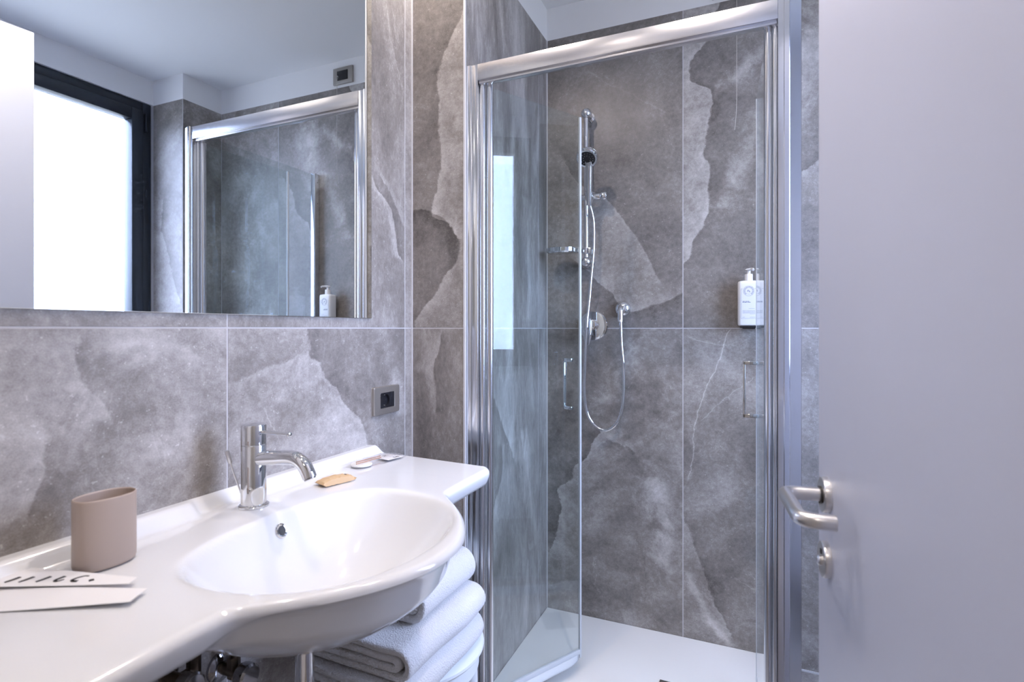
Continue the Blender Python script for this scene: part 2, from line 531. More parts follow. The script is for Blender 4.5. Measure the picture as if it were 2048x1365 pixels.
# --- step face beside the shower and shower side wall
SU = stone('stone_step_upper', 'X', 2, base=-0.05, mott=0.6, feats=[
    dict(k='edge', s=1, a=.22, d=.08, r=.09, w=.09, e0=0, e1=0, rag=.7, pts=[(-0.79, 2.26), (-0.8, 2.207), (-0.83, 2.154), (-0.873, 2.073), (-0.893, 1.994), (-0.882, 1.939), (-0.887, 1.849), (-0.877, 1.787), (-0.895, 1.668), (-0.913, 1.595), (-0.869, 1.564), (-0.834, 1.528), (-0.816, 1.482), (-0.825, 1.445), (-0.873, 1.387), (-0.904, 1.335), (-0.948, 1.29), (-0.98, 1.25)]),
    dict(k='edge', p='h', s=1, a=.10, d=.20, r=.0, w=.22, e0=0, e1=0.03, pts=[(-0.99, 1.60), (-0.95, 1.605), (-0.913, 1.595), (-0.869, 1.566), (-0.834, 1.528), (-0.80, 1.49)]),
])
SL = stone('stone_step_lower', 'X', 6, base=0.04, mott=0.7, stretch=(1.3, .6), feats=[
    dict(k='edge', s=-1, a=.12, d=.16, r=.03, w=.08, pts=[(-0.88, 1.23), (-0.885, 1.17), (-0.905, 1.08), (-0.90, 0.95)]),
    dict(k='streak', a=-.14, w=.05, pts=[(-0.955, 1.10), (-0.945, 0.95), (-0.95, 0.80)]),
])
tile_y(wall_shower, YS, XL, XS - 0.002, 0.0, ZJ, SL)
tile_y(wall_shower, YS, XL, XS - 0.002, ZJ, ZT, SU)
VU = stone('stone_shower_side_upper', 'Y', 17, base=0.03, mott=0.95, stretch=(2.6, .55), feats=[
    dict(k='line', a=.12, w=.012, pts=[(1.72, 2.35), (1.76, 2.1), (1.74, 1.9), (1.78, 1.7)]),
    dict(k='streak', a=.13, w=.09, pts=[(1.95, 1.75), (1.99, 1.5), (1.97, 1.25)]),
    dict(k='streak', a=.10, w=.07, pts=[(1.60, 2.46), (1.66, 2.2), (1.70, 1.9)]),
])
VL = stone('stone_shower_side_lower', 'Y', 19, base=0.07, mott=0.95, stretch=(2.4, .6), feats=[
    dict(k='edge', s=1, a=.20, d=.12, r=.04, w=.10, pts=[(1.60, 1.08), (1.658, 1.006), (1.761, 0.861), (1.837, 0.755), (1.85, 0.72)]),
    dict(k='edge', s=1, a=.12, d=.14, r=.04, w=.10, pts=[(1.63, 0.55), (1.70, 0.66), (1.74, 0.75), (1.73, 0.83)]),
    dict(k='streak', a=.22, w=.07, pts=[(1.93, 0.85), (1.96, 0.719), (2.0, 0.5), (2.024, 0.336)]),
    dict(k='streak', a=.12, w=.10, pts=[(1.80, 1.20), (1.86, 1.0), (1.84, 0.8)]),
])
for (y0, y1) in ((YS + 0.002, 2.096), (2.096, YB)):
    tile_x(wall_shower, XS, y0, y1, 0.0, ZJ, VL)
    tile_x(wall_shower, XS, y0, y1, ZJ, ZT, VU)

# --- back wall
U1 = stone('stone_back_upper_one', 'X', 1, base=-0.06, mott=0.6, feats=[
    dict(k='edge', s=-1, a=.13, d=.11, r=.06, w=.20, e1=.12, e0=.06, rag=.6, pts=[(-0.76, 2.02), (-0.736, 1.978), (-0.67, 1.858), (-0.538, 1.761), (-0.465, 1.675), (-0.399, 1.571), (-0.364, 1.509), (-0.338, 1.446), (-0.30, 1.38)]),
    dict(k='edge', p='h', s=1, a=.15, d=.13, r=.0, w=.17, e0=.05, e1=0, rag=.6, pts=[(-0.70, 1.53), (-0.622, 1.477), (-0.556, 1.406), (-0.511, 1.371), (-0.492, 1.336), (-0.439, 1.299), (-0.377, 1.312), (-0.3, 1.336), (-0.234, 1.364)]),
    dict(k='line', a=.10, w=.03, rag=1.5, pts=[(-0.622, 2.313), (-0.50, 2.22), (-0.40, 2.15), (-0.273, 2.063)]),
    dict(k='line', a=.10, w=.03, rag=1.5, pts=[(-0.62, 2.32), (-0.67, 2.27), (-0.728, 2.20)]),
    dict(k='line', p='h', a=.12, w=.010, pts=[(-0.403, 1.582), (-0.35, 1.572), (-0.309, 1.55), (-0.234, 1.536)]),
    dict(k='line', a=.14, w=.010, pts=[(-0.73, 1.98), (-0.70, 1.90), (-0.66, 1.855)]),
])
U2 = stone('stone_back_upper_two', 'X', 4, base=-0.04, mott=0.7, feats=[
    dict(k='edge', s=-1, a=.30, d=.10, r=.17, w=.12, e0=.0, e1=0, rag=.7, pts=[(-0.10, 2.46), (-0.126, 2.406), (-0.136, 2.349), (-0.162, 2.313), (-0.198, 2.274), (-0.209, 2.245), (-0.209, 2.212), (-0.182, 2.169), (-0.126, 2.12), (-0.129, 2.075), (-0.145, 1.994), (-0.156, 1.903), (-0.136, 1.834), (-0.144, 1.766), (-0.136, 1.708), (-0.156, 1.633), (-0.193, 1.568), (-0.206, 1.516), (-0.228, 1.485), (-0.26, 1.45)]),
    dict(k='streak', a=.22, w=.06, rag=2, pts=[(0.06, 2.05), (0.017, 1.945), (-0.04, 1.82), (-0.097, 1.677)]),
    dict(k='streak', p='h', a=.22, w=.05, rag=2, pts=[(-0.13, 2.13), (-0.06, 2.17), (0.009, 2.223), (0.08, 2.27)]),
    dict(k='streak', a=.30, w=.12, rag=2, pts=[(0.20, 2.42), (0.17, 2.2), (0.12, 1.95)]),
    dict(k='edge', p='z', s=1, a=.20, d=.12, r=.06, w=.12, rag=1.2, pts=[(0.36, 2.06), (0.29, 1.98), (0.25, 1.86), (0.16, 1.76), (0.13, 1.66)]),
])
U3 = stone('stone_back_upper_three', 'X', 9, base=0.03, mott=1.0)
L1 = stone('stone_back_lower_one', 'X', 12, base=0.0, mott=0.9, feats=[
    dict(k='edge', s=1, a=.20, d=.14, r=.03, w=.12, e0=.05, e1=.03, pts=[(-0.54, 0.83), (-0.58, 0.77), (-0.616, 0.694), (-0.677, 0.635), (-0.688, 0.592), (-0.743, 0.532), (-0.732, 0.47), (-0.748, 0.382), (-0.77, 0.295), (-0.79, 0.25)]),
    dict(k='edge', p='h', s=1, a=.18, d=.07, r=.0, w=.07, e0=.04, e1=.04, pts=[(-0.56, 0.78), (-0.531, 0.774), (-0.472, 0.748), (-0.441, 0.74), (-0.401, 0.684)]),
    dict(k='streak', a=.24, w=.08, rag=2, e0=.1, e1=.1, pts=[(-0.35, 0.74), (-0.342, 0.67), (-0.32, 0.5), (-0.304, 0.301), (-0.30, 0.22)]),
    dict(k='streak', a=.16, w=.08, rag=2, pts=[(-0.37, 1.24), (-0.401, 1.204), (-0.459, 1.062), (-0.552, 0.925), (-0.6, 0.86)]),
    dict(k='line', a=-.12, w=.02, pts=[(-0.42, 0.42), (-0.411, 0.389), (-0.381, 0.268), (-0.371, 0.12)]),
    dict(k='line', a=.16, w=.02, rag=2, pts=[(-0.575, 0.30), (-0.585, 0.22), (-0.57, 0.12)]),
])
L2 = stone('stone_back_lower_two', 'X', 15, base=0.01, mott=0.8, feats=[
    dict(k='line', a=.34, w=.014, rag=.5, pts=[(-0.05, 1.24), (-0.074, 1.205), (-0.101, 1.11), (-0.164, 0.957), (-0.191, 0.85), (-0.2, 0.723), (-0.215, 0.635)]),
    dict(k='line', a=.22, w=.014, rag=.8, pts=[(0.03, 1.06), (0.004, 1.035), (-0.083, 0.961), (-0.164, 0.88), (-0.20, 0.86)]),
    dict(k='line', p='h', a=.20, w=.010, rag=.4, pts=[(-0.228, 1.205), (-0.173, 1.182), (-0.12, 1.17), (-0.07, 1.165)]),
    dict(k='edge', s=-1, a=.10, d=.14, r=.0, w=.07, pts=[(-0.24, 0.53), (-0.232, 0.506), (-0.173, 0.333), (-0.127, 0.208), (-0.083, 0.13), (-0.05, 0.05)]),
    dict(k='streak', a=.24, w=.035, pts=[(-0.23, 0.30), (-0.191, 0.224), (-0.119, 0.095), (-0.048, 0.02)]),
    dict(k='line', p='h', a=.16, w=.014, pts=[(-0.06, 0.30), (0.0, 0.27), (0.06, 0.26), (0.12, 0.25)]),
])
L3 = stone('stone_back_lower_three', 'X', 18, base=-0.03, mott=1.1)
for (x0, x1, mu, ml) in ((XS, -0.2336, U1, L1), (-0.2336, 0.385, U2, L2), (0.385, XP, U3, L3)):
    tile_y(wall_back, YB, x0, x1, 0.0, ZJ, ml)
    tile_y(wall_back, YB, x0, x1, ZJ, ZT, mu)
P1 = stone('stone_pillar_front', 'X', 23, base=0.03, mott=0.9, feats=[
    dict(k='edge', s=1, a=.16, d=.10, r=.05, w=.08, pts=[(0.99, 1.95), (1.0, 1.80), (0.95, 1.66), (0.90, 1.50), (0.84, 1.35)])])
P2 = stone('stone_pillar_side', 'Y', 25, base=-0.02)
tile_y(pillar, YP, XP + 0.002, XR, 0.0, ZJ, P1); tile_y(pillar, YP, XP + 0.002, XR, ZJ, ZT, P1)
tile_x(pillar, XP, YP, YB, 0.0, ZJ, P2, -1); tile_x(pillar, XP, YP, YB, ZJ, ZT, P2, -1)

# window wall with its opening, entry wall with the doorway, hall behind the camera
WY0, WY1, WZ0, WZ1 = 0.66, YP - 0.004, 0.985, 2.470
wall_right = struct('wall_right', [((XR, 0.05, 0), (XR + 0.18, YP + RC, WZ0)), ((XR, 0.05, WZ1), (XR + 0.18, YP + RC, ZC)),
                                   ((XR, 0.05, WZ0), (XR + 0.18, WY0, WZ1))], PLASTER)
DX0, DX1, DZ = -0.645, 0.215, 2.185
wall_entry = struct('wall_entry', [((XL - RC, 0.05, 0), (DX0, YE, ZC)), ((DX1, 0.05, 0), (XR, YE, ZC)), ((DX0, 0.05, DZ), (DX1, YE, ZC))], PLASTER)
struct('wall_hall_left', [((-1.15, -1.7, 0), (-1.0, 0.05, ZC))], PLASTER)
struct('wall_hall_right', [((1.07, -1.7, 0), (1.25, 0.05, ZC))], PLASTER)
struct('wall_hall_end', [((-1.0, -1.7, 0), (1.07, -1.6, ZC))], PLASTER)
# slim white edge strips where the tiled corners meet
struct('trim_1', [((XS - 0.004, YS - 0.0022, 0.0), (XS + 0.0022, YS + 0.004, ZT))], TRIMM)
struct('trim_2', [((XL, YS - 0.0035, 0.0), (XL + 0.0035, YS, ZT))], TRIMM)
struct('trim_4', [((XS, YB - 0.003, 0.03), (XS + 0.003, YB, ZT))], TRIMM)
struct('trim_3', [((0.122, YB - 0.004, 0.0), (XP, YB, 0.006))], TRIMM)

# --- window: dark frame and pane
win = empty('window_1', (XR, (WY0 + WY1) / 2, WZ0)); tag(win, 'tall window with a dark anthracite frame and bright white sky behind', kind='structure')
def wpart(name, boxes, m, parent=win, bev=0.003):
    mb = MB()
    for a, b in boxes: mb.box((a[0], a[1] - (WY0 + WY1) / 2, a[2] - WZ0), (b[0], b[1] - (WY0 + WY1) / 2, b[2] - WZ0), bev)
    return mb.build(name, m, parent)
FO, FI = 0.045, 0.062
def ring(x0, x1, y0, y1, z0, z1, w):
    return [((x0, y0, z0), (x1, y0 + w, z1)), ((x0, y1 - w, z0), (x1, y1, z1)), ((x0, y0 + w, z0), (x1, y1 - w, z0 + w)), ((x0, y0 + w, z1 - w), (x1, y1 - w, z1))]
wpart('outer_frame', ring(0.012, 0.075, WY0, WY1, WZ0, WZ1, FO), DARKBLUE)
wpart('sash', ring(0.0, 0.070, WY0 + FO + .002, WY1 - FO - .002, WZ0 + FO + .002, WZ1 - FO - .002, FI), DARKBLUE, bev=0.005)
wpart('hinge', [((-0.006, WY1 - 0.040, WZ1 - 0.16), (0.016, WY1 - 0.026, WZ1 - 0.06))], DARKBLUE)
wpart('pane', [((0.036, WY0 + FO + FI - .008, WZ0 + FO + FI - .008), (0.040, WY1 - FO - FI + .008, WZ1 - FO - FI + .008))], WGLASS, bev=0)
wpart('handle', [((-0.03, WY0 + FO + .02, 1.62), (-0.018, WY0 + FO + .042, 1.75)), ((-0.02, WY0 + FO + .024, 1.66), (0.0, WY0 + FO + .038, 1.69))], SATIN)

# sky light reaching in through the window opening
pd = bpy.data.lights.new('window_sky_opening', 'AREA'); pd.shape = 'RECTANGLE'
pd.size = WY1 - WY0; pd.size_y = WZ1 - WZ0
pd.cycles.is_portal = True
po = bpy.data.objects.new('window_sky_opening', pd); COL.objects.link(po)
po.location = (XR + 0.09, (WY0 + WY1) / 2, (WZ0 + WZ1) / 2)
po.rotation_euler = Vector((-1, 0, 0)).to_track_quat('-Z', 'Z').to_euler()

# --- open door
ED = Vector((0.100, 0.965, 0)); DA = R(6.5)
ddir = Vector((math.sin(DA), -math.cos(DA), 0))                  # from the free edge back to the hinges
door = empty('door_1', ED); tag(door, 'open white lacquered door with a satin steel lever handle', kind='structure')
door.rotation_euler = (0, 0, math.atan2(ddir.y, ddir.x))          # local x runs along the leaf, local -y faces the basin
DWD = 0.80
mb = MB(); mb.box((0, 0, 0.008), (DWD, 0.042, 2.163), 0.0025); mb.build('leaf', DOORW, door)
HZ, HX = 0.985, 0.056
def face_cyl(prof, x, z, name, m, parent=door, n=48):
    M = Matrix.Translation((x, 0, z)) @ Matrix.Rotation(R(90), 4, 'X')
    mb = MB(); mb.lathe(prof, M, n)
    return mb.build(name, m, parent, angle=30)
face_cyl([(0, 0), (.026, 0), (.026, .006), (.0255, .008), (.0245, .009), (0, .009)], HX, HZ, 'rosette', SATIN)
face_cyl([(.0125, .008), (.0125, .0115)], HX, HZ, 'collar', RUBBER)
mb = MB()
mb.tube([(HX, -.010, HZ), (HX, -.030, HZ), (HX + .0005, -.046, HZ), (HX + .006, -.0555, HZ), (HX + .018, -.059, HZ), (HX + .06, -.059, HZ), (HX + .100, -.059, HZ - .001), (HX + .114, -.0555, HZ - .001), (HX + .121, -.046, HZ - .001), (HX + .123, -.036, HZ - .001), (HX + .123, -.020, HZ - .001)], 0.0100, 24, 6)
mb.build('lever', SATIN, door, angle=50)
face_cyl([(0, 0), (.026, 0), (.026, .006), (.0255, .008), (.0245, .009), (0, .009)], HX, HZ - .094, 'lock_rosette', SATIN)
mb = MB(); mb.lathe([(0, .008), (.0075, .008), (.0075, .012), (.005, .0145), (0, .0155)], Matrix.Translation((HX, 0, HZ - .096)) @ Matrix.Rotation(R(90), 4, 'X'), 24); mb.build('thumb_turn', SATIN, door)
mb = MB(); mb.box((HX - .003, -.0098, HZ - .086), (HX + .003, -.0085, HZ - .079)); mb.build('lock_slot', BLACKP, door, smooth=False)
for hz in (0.25, 1.08, 1.92):
    mb = MB(); mb.cyl((DWD + .004, .046, hz), (DWD + .004, .046, hz + .1), .007); mb.build('hinge', SATIN, door)

# ------------------------------------------------------------------ shower enclosure
tray = None
mb = MB(); mb.box((XS + .001, 1.452, 0.0), (0.122, YB - .001, 0.030), 0.004)
tray = mb.build('shower_tray', TRAYM); tag(tray, 'low white stone-effect shower tray inside the glass enclosure', 'shower tray')
mb = MB(); mb.box((-0.276, 1.772, 0.0305), (-0.156, 1.892, 0.0345), 0.001); dr = mb.build('drain_cover', DRAINM)
tag(dr, 'small square grey drain cover set on the white shower tray', 'drain cover')

YF = 1.486                                     # middle of the frame
ZF0, ZF1 = 0.030, 2.034
enc = empty('shower_enclosure', (-0.34, YF, ZF0)); tag(enc, 'glass shower enclosure with polished aluminium frame and two swing doors standing open', 'shower')
def epart(name, fn, m, parent=enc, smooth=True, angle=35):
    mb = MB(); fn(mb)
    o = mb.build(name, m, None, smooth, angle)
    o.parent = parent
    off = Vector(enc.location)
    if parent is enc: o.location = -off
    return o
# posts
def left_post(mb):
    mb.box((XS + .001, YF - .018, ZF0), (-0.7775, YF + .018, ZF1), .0012)
    mb.box((-0.7780, YF - .015, ZF0), (-0.7560, YF + .018, ZF1 - .0), .0012)
epart('wall_post', left_post, ALUV)
def corner_post(mb):
    # stepped extrusion, seen as three upright bands
    poly = [(.066, YF - .016), (.0785, YF - .016), (.0800, YF - .020), (.0905, YF - .020), (.092, YF - .0175), (.1165, YF - .010), (.1175, YF - .008), (.1175, YF + .030), (.100, YF + .030), (.066, YF + .018)]
    mb.prism(poly, ZF0, ZF1 + .003)
epart('corner_post', corner_post, ALUV)
def rail(mb):
    mb.box((-0.7560, YF - .017, 1.985), (.066, YF + .015, ZF1), .002)
epart('top_rail', rail, ALU)
epart('rail_channel', lambda mb: mb.box((-0.754, YF - .010, 1.9765), (.064, YF + .010, 1.986), .001), ALU)

GZ0, GZ1 = 0.104, 1.970
def leaf(px, ang, sgn, L, hside, label):
    """swing door; ang = direction of the glass from its pivot, hside = side of the glass that carries the handle"""
    P = Vector((px, YF + .014, 0))
    dv = Vector((math.cos(ang), math.sin(ang), 0))
    o = empty('door_leaf_pivot')
    bpy.data.objects.remove(o)
    M = Matrix.Translation(P) @ Matrix.Rotation(ang, 4, 'Z')
    def put(name, fn, m, parent, smooth=True):
        mb = MB(); fn(mb)
        ob = mb.build(name, m, None, smooth, 35)
        if parent is enc:
            ob.parent = enc
            ob.matrix_local = Matrix.Translation(-Vector(enc.location)) @ M
        else:
            ob.parent = parent
        return ob
    g = put('swing_door_glass', lambda mb: mb.box((.012, -.003, GZ0), (L - .004, .003, GZ1)), GLASS, enc, False)
    tag(g, label)
    put('edge_seal', lambda mb: mb.box((L - .004, -.004, GZ0 - .03), (L + .004, .004, GZ1), .001), SEAL, g)
    put('bottom_seal', lambda mb: (mb.box((.012, -.005, GZ0 - .016), (L - .004, .005, GZ0 + .001), .001)), SEAL, g)
    def lip(mb):
        rows = []
        for i in range(25):
            u = i / 24; x = .02 + u * (L - .03)
            w = .016 * (1 - max(0, (u - .82) / .18) ** 2)
            rows.append([(x, -sgn * (.005 + w * k / 6), GZ0 - .014 - .016 * (k / 6) ** 1.6) for k in range(7)])
        mb.grid(rows)
    s_ = put('drip_lip', lip, SEAL, g)
    md = s_.modifiers.new('thick', 'SOLIDIFY'); md.thickness = .002
    put('pivot_tube', lambda mb: mb.cyl((.002, 0, ZF0 + .004), (.002, 0, 1.9765), .0105, 28), ALUV, g)
    def handle(mb):
        x = L - .034; s0 = hside
        z0, z1 = .945, 1.125
        mb.box((x - .006, s0 * .003, z1 - .012), (x + .006, s0 * .044, z1), .0015)
        mb.box((x - .006, s0 * .003, z0), (x + .006, s0 * .044, z0 + .012), .0015)
        mb.box((x - .006, s0 * .037, z0), (x + .006, s0 * .044, z1), .0015)
    put('handle', handle, CHROME, g)
    return g
leaf(-0.730, R(61.0), 1, 0.388, 1, 'left glass swing door standing open into the shower')
leaf(0.046, R(92.7), -1, 0.420, 1, 'right glass swing door standing open, seen almost edge on')
# slim tubes next to the pivots
epart('fixed_tube', lambda mb: mb.cyl((-0.7480, YF + .004, ZF0), (-0.7480, YF + .004, 1.9765), .0085, 24), ALUV)
epart('fixed_tube', lambda mb: mb.cyl((0.0605, YF + .006, ZF0), (0.0605, YF + .006, 1.9765), .0055, 24), ALUV)
# side panel back to the wall
sg = epart('side_panel_glass', lambda mb: mb.box((.1045, YF + .02, 0.036), (.1105, YB - .010, 2.030)), GLASS, smooth=False)
epart('wall_profile', lambda mb: mb.box((.094, YB - .034, ZF0), (.121, YB - .001, 2.034), .001), ALUV)
epart('profile_screw', lambda mb: mb.cyl((.0935, YB - .016, 1.88), (.0945, YB - .016, 1.88), .003, 12), BLACKCH)
epart('profile_screw', lambda mb: mb.cyl((.0935, YB - .016, 1.99), (.0945, YB - .016, 1.99), .003, 12), BLACKCH)

# ------------------------------------------------------------------ shower fittings on the back wall
XB, YBAR = -0.606, 2.146
sr = empty('shower_slide_rail', (XB, YBAR, 1.50)); tag(sr, 'chrome shower slide rail with round end brackets on the back wall', 'slide rail')
def part(root, name, m, fn, parent=None, angle=35, smooth=True):
    mb = MB(); fn(mb)
    o = mb.build(name, m, parent or root, smooth, angle)
    return o
part(sr, 'bar', CHROME, lambda mb: mb.cyl((0, 0, 0.0), (0, 0, .605), .0095))
for zz in (0.0, .605):
    part(sr, 'end_bracket', CHROME, lambda mb: (mb.lathe([(0, -.022)] + [(.022 * math.cos(a), .022 * math.sin(a)) for a in [R(d) for d in range(-80, 81, 10)]] + [(0, .022)], Matrix.Translation((0, 0, zz)), 32),
                                               mb.cyl((0, 0, zz), (0, YB - YBAR, zz), .0165), mb.cyl((0, YB - YBAR - .006, zz), (0, YB - YBAR, zz), .022)))
def slider(mb):
    z = .262
    mb.cyl((-.022, 0, z), (.060, 0, z), .0135, 28, .002)
    mb.lathe([(.0135, .058), (.018, .062), (.019, .066), (.019, .082), (.0165, .086), (0, .087)], Matrix.Translation((0, 0, z)) @ Matrix.Rotation(R(90), 4, 'Y'), 10)
    mb.cyl((.018, -.004, z - .02), (.020, -.044, z + .012), .0155, 24, .002)
part(sr, 'slider', CHROME, slider)
# hand shower
hs = empty('hand_shower', (XB + .020, YBAR - .030, 1.725)); tag(hs, 'chrome hand shower with dark spray face resting in the slider', 'hand shower')
hb, ht = Vector((0, 0, 0)), Vector((.014, -.050, .136))
part(hs, 'grip', CHROME, lambda mb: mb.tube([hb, hb.lerp(ht, .3), hb.lerp(ht, .6), ht, ht + Vector((0, -.012, .02))], lambda u: .011 + .004 * u, 24, 5))
hc = ht + Vector((-.002, -.022, .030))
face = Vector((.05, -.62, -.78)).normalized()
HM = Matrix.Translation(hc) @ face.to_track_quat('Z', 'Y').to_matrix().to_4x4()
part(hs, 'head', CHROME, lambda mb: mb.lathe([(0, -.034), (.018, -.032), (.032, -.026), (.038, -.018), (.0395, -.014), (.0375, -.012), (.0415, -.009), (.0435, -.003), (.042, .004), (.0395, .006)], HM, 48))
fp = part(hs, 'spray_face', BLACKP, lambda mb: mb.lathe([(0, .0065), (.030, .0065), (.0395, .0045)], HM, 48, cap=False))
def noz(mb):
    for rr, cnt in ((.035, 30), (.024, 14), (.014, 9)):
        for k in range(cnt):
            a = 2 * math.pi * k / cnt
            mb.lathe([(.0013, .004), (.0011, .0085), (0, .0088)], HM @ Matrix.Translation((rr * math.cos(a), rr * math.sin(a), 0)), 6, cap=False)
o = part(hs, 'nozzles', SATIN, noz, fp); tag(o, kind='stuff')
# hose
hosep = [(-0.583, 2.118, 1.722), (-0.577, 2.130, 1.690), (-0.573, 2.138, 1.648), (-0.574, 2.14, 1.547), (-0.585, 2.14, 1.426), (-0.591, 2.138, 1.346), (-0.595, 2.115, 1.244), (-0.605, 2.128, 1.102), (-0.611, 2.142, 0.959), (-0.600, 2.148, 0.879), (-0.569, 2.150, 0.834), (-0.528, 2.152, 0.819), (-0.488, 2.154, 0.844), (-0.464, 2.155, 0.897), (-0.454, 2.155, 0.987), (-0.456, 2.152, 1.086), (-0.463, 2.152, 1.165), (-0.467, 2.154, 1.262)]
mb = MB(); mb.tube(hosep, .0072, 12, 10, ribs=(.0042, .80)); hz = mb.build('shower_hose', CHROME, None, angle=80)
tag(hz, 'ribbed chrome hose hanging in a long loop down the back wall', 'hose')
# wall elbow
el = empty('hose_outlet', (-0.468, YB, 1.309)); tag(el, 'small round chrome hose outlet on the back wall', 'outlet')
part(el, 'rosette', CHROME, lambda mb: mb.lathe([(.033, 0), (.033, .006), (.030, .014), (.022, .022), (.012, .026), (0, .027)], Matrix.Rotation(R(90), 4, 'X'), 40))
part(el, 'elbow', CHROME, lambda mb: (mb.tube([(0, -.018, .002), (0, -.034, .001), (0, -.044, -.010), (0, -.0455, -.028), (0, -.046, -.046)], .0115, 20, 5), mb.cyl((0, -.046, -.030), (0, -.046, -.052), .0105, 10)))
# mixer
mx = empty('shower_mixer', (-0.592, YB, 1.240)); tag(mx, 'chrome concealed shower mixer with round plate and single lever', 'mixer')
part(mx, 'plate', CHROME, lambda mb: mb.lathe([(.062, 0), (.062, .004), (.059, .0075), (.05, .009), (0, .010)], Matrix.Rotation(R(90), 4, 'X'), 56))
part(mx, 'cartridge_cap', CHROME, lambda mb: mb.cyl((0, -.009, .004), (0, -.048, .004), .0235, 32, .004))
part(mx, 'lever', CHROME, lambda mb: mb.prism([(-.019, .018), (-.012, .028), (.012, .028), (.019, .018), (.0165, -.05), (.012, -.076), (.006, -.081), (-.006, -.081), (-.012, -.076), (-.0165, -.05)], .046, .058, Matrix.Translation((-.010, 0, .002)) @ Matrix.Rotation(R(90), 4, 'X'), .004))
# soap dish on the rail
sd = empty('soap_dish', (XB - .095, YBAR - .035, 1.545)); tag(sd, 'round chrome soap dish clamped to the foot of the slide rail', 'soap dish')
part(sd, 'dish', CHROME, lambda mb: mb.lathe([(.001, -.011), (.052, -.0095), (.058, -.004), (.059, .011), (.057, .012), (.0555, .010), (.054, -.003), (.05, -.007), (.001, -.008)], None, 48, cap=False, sx=1.05, sy=.8))
part(sd, 'arm', CHROME, lambda mb: (mb.box((.052, -.004, -.010), (.080, .030, .010), .003), mb.cyl((.095, .035, -.013), (.095, .035, .013), .0165, 28, .002), mb.box((.095, .02, -.011), (.117, .05, .011), .003)))
# pull cord switch
ps = empty('pull_cord_switch', (-0.066, YB, 2.523)); tag(ps, 'bronze pull-cord switch plate high on the wall above the tiles, seen in the mirror', 'switch')
part(ps, 'plate', PLATE, lambda mb: mb.box((-.062, -.011, -.043), (.062, 0, .043), .003))
ins = part(ps, 'insert', BLACKP, lambda mb: mb.box((-.034, -.0135, -.024), (.034, -.0105, .024), .001))
part(ps, 'cord', CORDM, lambda mb: mb.tube([(.024, -.018, -.006), (.025, -.022, -.03), (.026, -.022, -.10), (.026, -.022, -.30), (.026, -.021, -.44), (.024, -.021, -.50), (.019, -.02, -.555)], .0009, 6, 6))
part(ps, 'cord_stem', SATIN, lambda mb: mb.cyl((.024, -.013, -.006), (.024, -.021, -.006), .003, 12), ins)

# bottle and its holder
bh = empty('bottle_holder', (0.001, YB, 1.232)); tag(bh, 'small black wall bracket under the white soap bottle', 'holder')
part(bh, 'back_plate', BLACKP, lambda mb: mb.box((-.022, -.006, -.004), (.022, 0, .10), .002))
part(bh, 'base_ledge', BLACKP, lambda mb: mb.box((-.030, -.070, -.001), (.030, -.004, .007), .002))
bt = empty('soap_bottle', (0.001, YB - .042, 1.2395)); tag(bt, 'white pump soap bottle with navy round emblem in the shower', 'bottle')
def rrect(w, d, r, n=6):
    out = []
    for cx, cy, a0 in ((w - r, d - r, 0), (-w + r, d - r, 90), (-w + r, -d + r, 180), (w - r, -d + r, 270)):
        for k in range(n + 1):
            a = R(a0 + 90 * k / n); out.append((cx + r * math.cos(a), cy + r * math.sin(a)))
    return out
def body(mb):
    rows = []
    for s_, z in ((.90, 0), (.975, .002), (1, .006), (1, .150), (.985, .1565), (.93, .1605), (.75, .1625), (.42, .164)):
        rows.append([(x * s_, y * (s_ if s_ > .8 else s_ * .95), z) for x, y in rrect(.037, .026, .012)])
    g = mb.grid(rows, close_v=True); mb.ngon(g[0]); mb.ngon(g[-1], True)
body_o = part(bt, 'body', BOTTLEM, body, angle=50)
part(bt, 'collar', BOTTLEM, lambda mb: mb.lathe([(.0135, .161), (.0135, .186), (.0125, .188), (0, .188)], None, 32))
part(bt, 'pump', BOTTLEM, lambda mb: (mb.cyl((0, 0, .187), (0, 0, .203), .006, 20), mb.lathe([(0, .2085), (.0085, .208), (.013, .2055), (.0135, .203), (.010, .2015), (0, .201)], None, 28), mb.tube([(0, 0, .2045), (.010, -.012, .205), (.014, -.026, .203), (.015, -.032, .199)], lambda u: .0048 - .001 * u, 12, 4)))
